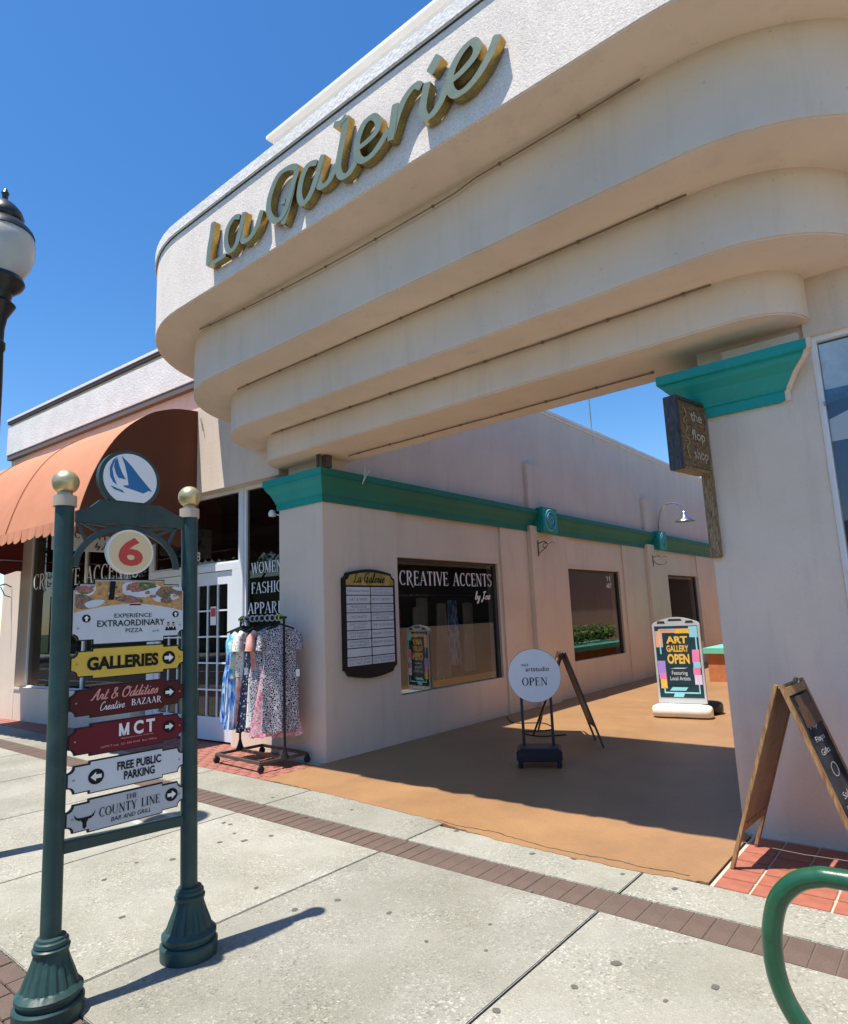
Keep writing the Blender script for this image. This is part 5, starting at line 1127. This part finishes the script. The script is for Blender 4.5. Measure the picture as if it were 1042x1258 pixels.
part('screw', a, 'galv', ws, kind='stuff')

# bike rack
BKY = -3.0
bk_ = thing('bike_rack', 'green painted tubular bike rack hoop at the lower right corner', 'bike rack', (5.6, BKY, 0))
pp = [on_plane(px, py, (0, BKY, 0), (0, 1, 0)) for px, py in ((1030, 1080), (1003, 1078), (978, 1084), (958, 1103), (950, 1130), (949, 1160), (954, 1195), (966, 1228), (986, 1262), (1012, 1300))]
right = [Vector((p.x, BKY, p.z)) for p in pp]
zt = right[0].z
xm = 5.95
mir = [Vector((2 * xm - p.x, BKY, p.z)) for p in right]
bot_ = right[-1]
low = [Vector((bot_.x + .10, BKY, .26)), Vector((bot_.x + .17, BKY, .12)), Vector((bot_.x + .19, BKY, .0))]
a = MB(); path = smooth_path(low[::-1] + right[::-1] + [Vector((5.7, BKY, zt + .004)), Vector((6.2, BKY, zt + .004))] + mir + [Vector((2 * xm - p.x, BKY, p.z)) for p in low], 6)
a.tube(path, .0265, 20); part('hoop', a, 'green_rack', bk_, autos=60)
for p in (low[-1], Vector((2 * xm - low[-1].x, BKY, 0))):
    a = MB(); a.lathe([(.07, 0), (.07, .01), (.035, .014), (.03, .03)], (p.x, p.y, 0), 20); part('foot_plate', a, 'green_rack', bk_)

# chalkboard A-frame by the right pillar
def aframe(name, lab, hinge0, hinge1, feetL, feetR, board_gap=.22, fm='oak', panel_out=None, chalk=None, chalk_fn=None, bar=True):
    """hinge0/1: near/far ends of the hinge; feetL/R: (near, far) feet of the two leaves"""
    mid = (Vector(hinge0) + Vector(hinge1)) / 2
    t = thing(name, lab, 'sandwich board', (mid.x, mid.y, 0))
    for side, feet, mts in ((0, feetL, (fm, 'oak_panel')), (1, feetR, (fm, chalk or 'oak_panel'))):
        h0, h1 = Vector(hinge0), Vector(hinge1); f0, f1 = Vector(feet[0]), Vector(feet[1])
        nrm = (h1 - h0).cross(f0 - h0).normalized()
        out = (f0 + f1) / 2 - mid; out.z = 0
        if nrm.dot(out) < 0: nrm = -nrm
        off = nrm * .014; wdt = .038; th = .022
        leaf = MB(); leaf.beam(h0 + off, f0 + off, th, wdt, up=(h1 - h0)); leaf.beam(h1 + off, f1 + off, th, wdt, up=(h1 - h0)); lf = part('leaf_frame', leaf, mts[0], t, bevel=.002)
        a0 = h0.lerp(f0, .04); a1 = h1.lerp(f1, .04); e0 = h0.lerp(f0, 1 - board_gap); e1 = h1.lerp(f1, 1 - board_gap)
        for q0, q1 in ((a0, a1), (e0, e1)):
            r_ = MB(); r_.beam(q0 + off, q1 + off, th * .9, .05, up=(f0 - h0)); part('cross_rail', r_, mts[0], lf)
        b_ = MB(); ins = .02; c_ = (a0 + a1 + e0 + e1) / 4 + off; u = (a1 - a0).normalized(); v = (e0 - a0).normalized()
        v = (v - u * v.dot(u)).normalized()
        b_.add([a0 + off, a1 + off, e1 + off, e0 + off, a0 + off - nrm * .006, a1 + off - nrm * .006, e1 + off - nrm * .006, e0 + off - nrm * .006], [(0, 1, 2, 3), (7, 6, 5, 4), (0, 4, 5, 1), (1, 5, 6, 2), (2, 6, 7, 3), (3, 7, 4, 0)], 0)
        pn = part('board', b_, 'oak_panel', lf)
        if side == 1 and chalk:
            b_ = MB(); b_.add([a0 + off + nrm * .006, a1 + off + nrm * .006, e1 + off + nrm * .006, e0 + off + nrm * .006], [(0, 1, 2, 3)]); part('chalk_face', b_, chalk, lf, fixn=False)
            if chalk_fn: chalk_fn(lf, a0 + off + nrm * .0085, a1 + off + nrm * .0085, e0 + off + nrm * .0085, nrm)
    if bar:
        s_ = MB(); p0 = Vector(feetL[0]).lerp(Vector(hinge0), .12); p1 = Vector(feetR[0]).lerp(Vector(hinge0), .12); m0 = Vector((0, .10, 0))
        s_.tube([p0 + m0, (p0 + p1) / 2 + m0 + Vector((0, 0, -.01)), p1 + m0], .003, 6); part('spreader', s_, 'grey_trim', t)
    return t
def chalk_text(parent, A, B, E, nrm):
    u = (B - A).normalized(); dn = (E - A).normalized(); L_ = (E - A).length; wd = (B - A).length; m = MB()
    random.seed(3)
    for i, s_ in enumerate(('Flip', 'Flops', 'Gifts', 'O', 'Sale', '50% Off', 'Come In')):
        t_ = (.28, .37, .46, .62, .75, .82, .93)[i]; h = (.035, .032, .034, .09, .036, .03, .03)[i]
        put_text(m, s_, A + dn * (L_ * t_) + u * wd * (.5 + random.uniform(-.06, .06)) + nrm * .0002, u, -dn, h, width=wd * (.36, .45, .42, .3, .4, .42, .45)[i], bold=.0 if s_ != 'O' else -.03)
    part('chalk_writing', m, mat('chalk', (0.50, 0.52, 0.56), 0.9, var=.3, vs=40), parent, fixn=False)
    m = MB(); c_ = A + dn * (L_ * .10) + u * wd * .5; m.obox(c_ + nrm * .008, u, dn, nrm, wd * .28, .045, .006); c_ = A + dn * (L_ * .19) + u * wd * .52; m.obox(c_ + nrm * .009, u, dn, nrm, wd * .36, .06, .006); part('plaque', m, 'dark_wood', parent)
aframe('chalkboard_sign', 'oak sandwich chalkboard with white chalk writing leaning open beside the right pillar', (4.875, -.70, 1.10), (4.90, -.235, 1.10), ((4.508, -.70, 0), (4.535, -.225, 0)), ((5.235, -.70, 0), (5.26, -.235, 0)), fm='oak', chalk='chalkboard', chalk_fn=chalk_text)
aframe('sandwich_board', 'dark wooden sandwich board standing in the shaded passage behind the round open sign', (1.56, 2.74, 1.07), (1.83, 2.37, 1.07), ((1.10, 2.88, 0), (1.22, 2.54, 0)), ((2.06, 2.56, 0), (2.33, 2.20, 0)), fm='dark_wood', chalk='chalkboard', bar=False, chalk_fn=None)

# round OPEN sign on a black wheeled base
rs = thing('round_open_sign', 'round white open sign on two black posts and a black wheeled base', 'sign', (2.13, 1.09, 0))
NV = Vector((0.50, -0.87, 0)).normalized(); NU = Vector((-NV.y, NV.x, 0))
NU = Vector((0.87, 0.50, 0)).normalized()
C0 = Vector((2.135, 1.09, .925))
a = MB(); a.prism(disc_pts(0, 0, .283, 48), C0, NU, EZ, -NV * .022); part('disc', a, 'dark_plastic', rs, autos=30)
a = MB(); a.prism(disc_pts(0, 0, .280, 48), C0 + NV * .001, NU, EZ, NV * .003); part('disc_face', a, mat('disc_white', (0.80, 0.84, 0.86), 0.2, var=.03), rs, autos=30)
a = MB(); put_serif(a, 'OPEN', C0 + NV * .0055 + EZ * -.105, NU, EZ, .085, width=.27); put_text(a, 'artstudio', C0 + NV * .0055 + NU * .035 + EZ * .045, NU, EZ, .045, width=.25, bold=.012, spacing=1.05); put_script(a, 'ria', C0 + NV * .0055 - NU * .10 + EZ * .10, NU, EZ, .05, width=.08, w=.05); part('lettering', a, 'black_print', rs, fixn=False)
for s_ in (-.155, .155):
    a = MB(); q = C0 + NU * s_ - NV * .042; a.beam((q.x, q.y, .16), (q.x, q.y, .88), .035, .03, up=NU); part('post', a, 'navy_plastic', rs)
a = MB(); a.obox((C0.x, C0.y, .125), NU, NV, EZ, .235, .17, .06); part('base', a, 'navy_plastic', rs, bevel=.015)
a = MB(); a.obox((C0.x, C0.y, .19), NU, NV, EZ, .20, .14, .008); part('base_lid', a, 'dark_plastic', rs, bevel=.004)
for sx, sy in ((-1, -1), (1, -1), (1, 1), (-1, 1)):
    q = C0 + NU * (.20 * sx) + NV * (.14 * sy); a = MB(); a.tube([(q.x - .014, q.y, .03), (q.x + .014, q.y, .03)], .03, 14); a.box(q.x - .02, q.x + .02, q.y - .01, q.y + .01, .04, .07); part('caster', a, 'rubber', rs)

# art gallery sign
gs = thing('art_gallery_sign', 'grey framed art gallery open poster sign on a white water-filled base in the sunny passage', 'sign', (2.42, 4.8, 0))
GN = Vector((0.16, -0.99, 0)).normalized(); GU = Vector((0.99, 0.16, 0)).normalized(); G0 = Vector((2.43, 4.78, 0))
def gpt(u, z, off=0): return G0 + GU * u + EZ * z + GN * off
def gflat(mb, pts, off, th, mi=0): mb.prism(pts, G0 + GN * off, GU, EZ, GN * th, mi)
hw = .335
outl = [(-hw, .19), (hw, .19), (hw, 1.33), (hw - .02, 1.36)] + [(hw - .04 - (2 * hw - .08) * t, 1.37 + .07 * math.sin(PI * t)) for t in [i / 10 for i in range(11)]] + [(-hw + .02, 1.36), (-hw, 1.33)]
for sd, off in ((1, .0), (-1, -.05)):
    a = MB(); gflat(a, outl, off - .012, .024); part('frame', a, 'grey_plastic', gs, autos=30)
a = MB()
for u0, u1, z0, z1 in ((-.10, .10, 1.385, 1.415), (-.26, -.14, 1.350, 1.385), (.14, .26, 1.350, 1.385)): gflat(a, [(u0, z0), (u1, z0), (u1 - .015, z1), (u0 + .015, z1)], .0122, .002)
part('grip_slot', a, 'dark_plastic', gs)
a = MB(); gflat(a, [(-.305, .27), (.305, .27), (.305, 1.31), (-.305, 1.31)], .0125, .003); pz = part('poster', a, 'dark_teal_print', gs)
a = MB()
def gq(u0, z0, u1, z1, mi, off, sk=0): gflat(a, [(u0, z0), (u1, z0), (u1 + sk, z1), (u0 + sk, z1)], off, .0006, mi)
gq(-.28, 1.21, .24, 1.27, 0, .0157, .04); gq(-.30, 1.00, -.20, 1.24, 0, .0160); gq(-.02, 1.20, .18, 1.26, 1, .0164, .03); gq(.18, 1.14, .30, 1.30, 2, .0158, .0)
gq(-.25, .90, -.23, 1.24, 2, .0170); gq(.26, .95, .28, 1.24, 2, .0170)
gq(-.30, .60, -.19, .80, 3, .0160); gq(-.29, .53, -.19, .62, 4, .0164); gq(-.28, .40, -.19, .53, 1, .0168); gq(.19, .78, .29, .96, 4, .0160, .01); gq(.20, .70, .30, .78, 2, .0164); gq(.19, .60, .29, .70, 4, .0166); gq(.20, .46, .30, .60, 5, .0160, .0)
gq(-.24, .33, .24, .35, 2, .0168); gq(.245, .33, .262, .55, 2, .0168); gq(-.24, .35, -.222, .42, 2, .0168); gq(-.16, .37, .06, .42, 2, .0172, .04); gq(-.12, .28, .02, .34, 2, .0176, .03); gq(-.235, 1.255, -.02, 1.27, 2, .0176)
gflat(a, [(-.185, .45), (.185, .45), (.185, 1.19), (-.185, 1.19)], .0182, .0008, 6)
part('colour_print', a, ['peach_print', 'yellow_print', 'aqua_print', 'violet_print', 'rose_print', 'lilac_print', 'dark_teal_print'], pz)
a = MB(); put_text(a, 'ART', gpt(0, 1.06, .0198), GU, EZ, .095, width=.30, bold=.045); put_text(a, 'GALLERY', gpt(0, .935, .0198), GU, EZ, .09, width=.31, bold=.03); put_text(a, 'OPEN', gpt(0, .765, .0198), GU, EZ, .13, width=.31, bold=.04); part('lettering', a, 'yellow_print', pz, fixn=False)
a = MB(); put_text(a, 'Featuring', gpt(0, .60, .0198), GU, EZ, .055, width=.22, bold=.01); put_text(a, 'Local Artists', gpt(0, .52, .0198), GU, EZ, .055, width=.28, bold=.01); gflat(a, [(-.13, .685), (.06, .685), (.12, .70), (-.05, .70)], .0192, .0006); part('lettering', a, 'sign_white', pz, fixn=False)
for (off, mt, u0) in ((.12, 'white_plastic', 0.0), (-.36, 'dark_plastic', .08)):
    a = MB(); n_ = 16
    prof = [(-.41, .45), (-.395, .72), (-.35, .92), (-.24, 1.0), (.0, .93), (.24, 1.0), (.35, .92), (.395, .72), (.41, .45)]
    secs = []
    for u, k in prof:
        secs.append([gpt(u + u0, .098 + .093 * (k if math.sin(2 * PI * i / n_) > 0 else .5 + .5 * k) * math.copysign(abs(math.sin(2 * PI * i / n_)) ** .7, math.sin(2 * PI * i / n_)), off + .15 * k * math.copysign(abs(math.cos(2 * PI * i / n_)) ** .7, math.cos(2 * PI * i / n_))) for i in range(n_)])
    o = 0
    for s_ in secs: a.v += [tuple(p) for p in s_]
    for i in range(len(secs) - 1):
        for k in range(n_): a.f.append((i * n_ + k, i * n_ + (k + 1) % n_, (i + 1) * n_ + (k + 1) % n_, (i + 1) * n_ + k)); a.mi.append(0)
    a.f += [tuple(range(n_))[::-1], tuple((len(secs) - 1) * n_ + k for k in range(n_))]; a.mi += [0, 0]
    part('water_base', a, mt, gs, smooth=True)
for u in (-.24, .24):
    a = MB(); a.obox(gpt(u, .165, -.03), GU, GN, EZ, .04, .03, .035); part('spring_mount', a, 'dark_plastic', gs)
a = MB(); gflat(a, [(-.20, .155), (.20, .155), (.20, .185), (-.20, .185)], -.01, .02); part('base_bar', a, 'steel', gs)

w = MB(); w.tube(smooth_path([(0.12, 3.6, .012), (.5, 3.2, .012), (.9, 3.35, .012), (1.25, 2.95, .012), (1.0, 2.6, .012), (1.35, 2.45, .012), (1.6, 2.7, .012)], 8), .008, 6)
single('power_cord', w, 'rubber', 'black cord curling on the shaded passage floor behind the round open sign', 'cord')
# planter with shrubs
pt = thing('planter_box', 'terracotta brick planter with a pale teal cap and clipped green shrubs in the far passage', 'planter', (2.0, 11.3, 0))
a = MB(); a.box(1.46, 2.5, 9.4, 13.2, 0, .58); part('brick_wall', a, 'plant_brick', pt, bevel=.006)
a = MB(); a.box(1.40, 2.56, 9.33, 13.27, .58, .70); part('cap', a, 'teal_pale', pt, bevel=.006)
def foliage(mb, c, r, n, size, seed, squash=1.0):
    rnd = random.Random(seed)
    for _ in range(n):
        while True:
            p = Vector((rnd.uniform(-1, 1), rnd.uniform(-1, 1), rnd.uniform(-1, 1)))
            if p.length < 1: break
        p *= (0.55 + .45 * rnd.random()); q = Vector((c[0] + p.x * r[0], c[1] + p.y * r[1], c[2] + p.z * r[2]))
        u = Vector((rnd.uniform(-1, 1), rnd.uniform(-1, 1), rnd.uniform(-1, 1))).normalized() * size * rnd.uniform(.6, 1.3); v = u.orthogonal().normalized() * size * .45
        mb.add([q - u, q + v, q + u, q - v], [(0, 1, 2, 3)], rnd.randint(0, 1))
a = MB()
for i in range(7): foliage(a, (1.95 + .15 * random.random(), 9.8 + i * .5, .95), (.30, .30, .26 + .05 * (i % 2)), 320, .05, i)
part('shrub', a, ['leaf', 'leaf_bright'], pt, fixn=False, kind='stuff')

# clothes rack
rk = thing('clothes_rack', 'black rolling clothes rack on castered square base in front of the left pillar', 'clothes rack', (-.72, -.36, 0))
rA, rB = Vector((-1.20, -.335, 0)), Vector((-.235, -.385, 0)); ru = (rB - rA).normalized(); rv = Vector((-ru.y, ru.x, 0))
RC = (rA + rB) / 2
a = MB()
cs = [RC + ru * sx * .46 + rv * sy * .31 for sx, sy in ((-1, -1), (1, -1), (1, 1), (-1, 1))]
for i in range(4): a.beam(cs[i] + EZ * .10, cs[(i + 1) % 4] + EZ * .10, .03, .03)
a.beam(cs[3].lerp(cs[0], .5) + EZ * .10, cs[1].lerp(cs[2], .5) + EZ * .10, .03, .03)
part('base_frame', a, 'bronze', rk)
for q in cs:
    a = MB(); a.tube([(q.x - .014, q.y, .038), (q.x + .014, q.y, .038)], .038, 16); a.obox((q.x, q.y, .075), EX, EY, EZ, .022, .012, .02); part('caster', a, 'rubber', rk)
for q in (RC - ru * .46, RC + ru * .46):
    a = MB(); a.tube([q + EZ * .10, q + EZ * .16, q + EZ * .22], [.055, .03, .015], 12); a.tube([q + EZ * .2, q + EZ * 1.66], .014, 10); part('upright', a, 'black_metal', rk)
a = MB(); a.tube([RC - ru * .50 + EZ * 1.655, RC + ru * .50 + EZ * 1.655], .014, 10); part('top_rail', a, 'black_metal', rk)
def dress(pos_t, mt, lab, ztop, zbot, wt, wb, thick, yaw=0.0, sleeve=False, cat='dress', seed=0, tag=None, flare=1.0):
    rnd = random.Random(seed); c = RC + ru * pos_t; d = (rv * math.cos(yaw) + ru * math.sin(yaw)); e_ = Vector((-d.y, d.x, 0))
    t = thing('dress' if cat == 'dress' else 'blouse', lab, cat, (c.x, c.y, zbot), group='clothes hanging on the rolling rack')
    a = MB(); nz, na = 16, 36; fold = rnd.randint(5, 8); ph = rnd.random() * 6
    for j in range(nz + 1):
        s_ = j / nz; z = ztop + (zbot - ztop) * s_
        w_ = wt * (0.55 + .45 * min(1, s_ * 7)) if s_ < .15 else wt * (1 - .10 * math.sin(PI * min(1, (s_ - .15) / .35))) + (wb - wt) * max(0, (s_ - .3) / .7) ** flare
        th = thick * (.7 + .7 * s_)
        for i in range(na):
            an = 2 * PI * i / na; amp = .16 * s_ * min(1, s_ * 2)
            rr = 1 + amp * math.sin(fold * an + ph + s_ * .8) + .05 * s_ * math.sin(2 * fold * an + ph * 2)
            sh = .02 * math.sin(s_ * 5 + ph) * s_
            p = c + d * (w_ / 2 * math.cos(an) * rr) + e_ * ((th * math.sin(an)) * (1 + .8 * (rr - 1) * 3) + sh)
            zz = z + (.012 * math.sin(fold * an + ph) if j == nz else 0)
            if s_ < .05: zz -= .0
            a.v.append((p.x, p.y, zz - abs(math.cos(an)) * .05 * (1 - min(1, s_ * 6))))
    for j in range(nz):
        for i in range(na): a.f.append((j * na + i, j * na + (i + 1) % na, (j + 1) * na + (i + 1) % na, (j + 1) * na + i)); a.mi.append(0)
    a.f.append(tuple(range(na))); a.mi.append(0)
    part('garment', a, mt, t, smooth=True, fixn=False)
    if sleeve:
        for sg_ in (-1, 1):
            a = MB(); p0 = c + d * sg_ * wt * .40; p0 = c + d * sg_ * wt * .36; ps_ = [p0 + EZ * (ztop - .06), p0 + d * sg_ * .06 + EZ * (ztop - .13), p0 + d * sg_ * .075 + EZ * (ztop - .28)]
            a.tube(ps_, [.035, .05, .058], 14, caps=False); part('sleeve', a, mt, t, smooth=True, fixn=False)
    h = MB(); h.tube([c - d * wt * .42 + EZ * (ztop - .05), c + EZ * (ztop + .015), c + d * wt * .42 + EZ * (ztop - .05)], .011, 8)
    h.tube(smooth_path([c + EZ * (ztop + .01), c + EZ * (ztop + .06), c + d * .02 + EZ * (ztop + .085), c + EZ * 1.682, c - d * .02 + EZ * 1.66], 3), .004, 6); part('hanger', h, 'black_metal', t)
    if tag is not None:
        g_ = MB(); q = c + d * tag[0] + e_ * tag[1] + EZ * tag[2]; g_.obox(q, d, e_, EZ, .022, .002, .04); g_.tube([q + EZ * .04, q + EZ * .10], .0015, 4); part('price_tag', g_, 'white_print', t)
    return t
dress(-.47, 'f_blue', 'royal blue tie-dyed dress at the left end of the rack', 1.55, .42, .40, .44, .035, yaw=.15, seed=1)
dress(-.44, 'f_dark_floral', 'narrow navy floral dress between the two blue dresses', 1.54, .45, .36, .38, .03, yaw=.1, seed=21)
dress(-.36, 'f_blue', 'streaked blue dress just right of the white and blue one', 1.55, .40, .40, .44, .035, yaw=.12, seed=22)
dress(-.02, 'f_dark_floral', 'second navy floral dress, beside the pale coral top', 1.55, .40, .38, .42, .035, yaw=.25, seed=23)
dress(.10, 'f_pale', 'long white dress with small dark print behind the squiggle dresses', 1.55, .42, .38, .42, .035, yaw=.4, seed=24)
dress(-.40, 'f_blue', 'blue and white streaked dress, second from the left end', 1.56, .36, .40, .48, .035, yaw=.05, seed=2)
dress(-.32, 'f_aqua', 'aqua and lime print top hanging among the blue dresses', 1.55, .95, .42, .40, .03, yaw=-.05, sleeve=True, seed=3, cat='top')
dress(-.25, 'f_coral', 'coral striped dress between the blue and dark dresses', 1.54, .44, .34, .34, .028, yaw=.05, seed=4)
dress(-.15, 'f_pale', 'white short top with small dark print on the rack', 1.56, .98, .46, .44, .03, yaw=.0, sleeve=True, seed=5, cat='top')
dress(-.08, 'f_dark_floral', 'navy floral dress in the middle of the rack', 1.55, .36, .38, .46, .035, yaw=.1, seed=6, tag=(-.17, -.05, 1.05))
dress(.04, 'f_coral', 'pale coral top with short sleeves beside the patterned dress', 1.56, 1.06, .34, .32, .03, yaw=-.1, sleeve=True, seed=7, cat='top')
dress(.17, 'f_zebra', 'long black and white squiggle dress partly hidden behind its nearer twin', 1.56, .36, .38, .50, .04, yaw=.7, seed=8)
dress(.29, 'f_pink', 'pink and white floral dress at the right of the rack', 1.50, .32, .30, .54, .04, yaw=.7, seed=9)
dress(.38, 'f_zebra', 'long black and white squiggle patterned dress nearest the pavement, with short sleeves', 1.57, .38, .40, .36, .04, yaw=.45, sleeve=True, seed=10, tag=(.19, -.055, 1.02))
rg = MB()
for i, x in enumerate((-.42, -.33, -.20, -.10, 0.0, .12, .22, .33, .40)):
    c = RC + ru * x; n_ = 16; ro, ri = .042, .026
    for k in range(n_):
        a0, a1 = 2 * PI * k / n_, 2 * PI * (k + 1) / n_
        P = [(ro, a0), (ro, a1), (ri, a1), (ri, a0)]; P = [c + rv * (r_ * math.cos(t_)) + EZ * (1.658 + r_ * math.sin(t_)) for r_, t_ in P]
        mi = 1 if i in (0, 8) else 0
        rg.add([p - ru * .003 for p in P] + [p + ru * .003 for p in P], [(0, 1, 2, 3), (7, 6, 5, 4), (0, 4, 5, 1), (2, 6, 7, 3)], mi)
part('size_ring', rg, [mat('clear_ring', (0.55, 0.62, 0.62), 0.2), mat('lime_ring', (0.45, 0.50, 0.05), 0.4)], rk, fixn=False)

# =================================================================== ACROSS THE STREET (seen only as reflections and beside the frame)
ob = thing('opposite_building', 'low pale yellow shop across the street, seen only mirrored in the glass', 'building', (0, -24, 0))
w = MB(); w.box(-52, 26, -30, -24, -.1, 4.6); part('wall', w, mat('opposite_wall', (0.30, 0.26, 0.17), .9, bump=.3), ob)
for k in range(15):
    w = MB(); w.box(-50 + k * 5, -46.6 + k * 5, -24.02, -23.96, .6, 2.8); part('window', w, 'dark_trim', ob)
def tree(x, y, h, seed, lab):
    t = thing('oak_tree', lab, 'tree', (x, y, 0), group='street trees across the road')
    rnd = random.Random(seed); a = MB(); a.tube([(x, y, -.1), (x + .1, y, h * .25), (x - .1, y + .1, h * .45)], [.22, .17, .12], 10)
    for k in range(7):
        an = k * .9; a.tube([(x, y, h * (.3 + .03 * k)), (x + math.cos(an) * h * .17, y + math.sin(an) * h * .17, h * (.48 + .03 * k)), (x + math.cos(an) * h * .27, y + math.sin(an) * h * .27, h * (.6 + .03 * k))], [.08, .05, .02], 6)
    part('trunk', a, 'bark', t)
    a = MB()
    for k in range(16):
        an = rnd.uniform(0, 6.3); r_ = rnd.uniform(0, .32) * h; foliage(a, (x + r_ * math.cos(an), y + r_ * math.sin(an), h * rnd.uniform(.5, .9)), (h * .15, h * .15, h * .11), 260, .16, seed * 50 + k)
    part('crown', a, ['leaf', 'leaf_bright'], t, fixn=False)
for i, (x, y, h) in enumerate(((-36, -17.5, 9.5), (-28, -17.2, 8.5), (-21, -17.8, 9.8), (-14, -17.4, 8.6))): tree(x, y, h, i + 1, ('leftmost leafy oak across the road', 'shortest leafy oak across the road, second from the left', 'tallest leafy oak across the road, third from the left', 'rightmost leafy oak across the road')[i])
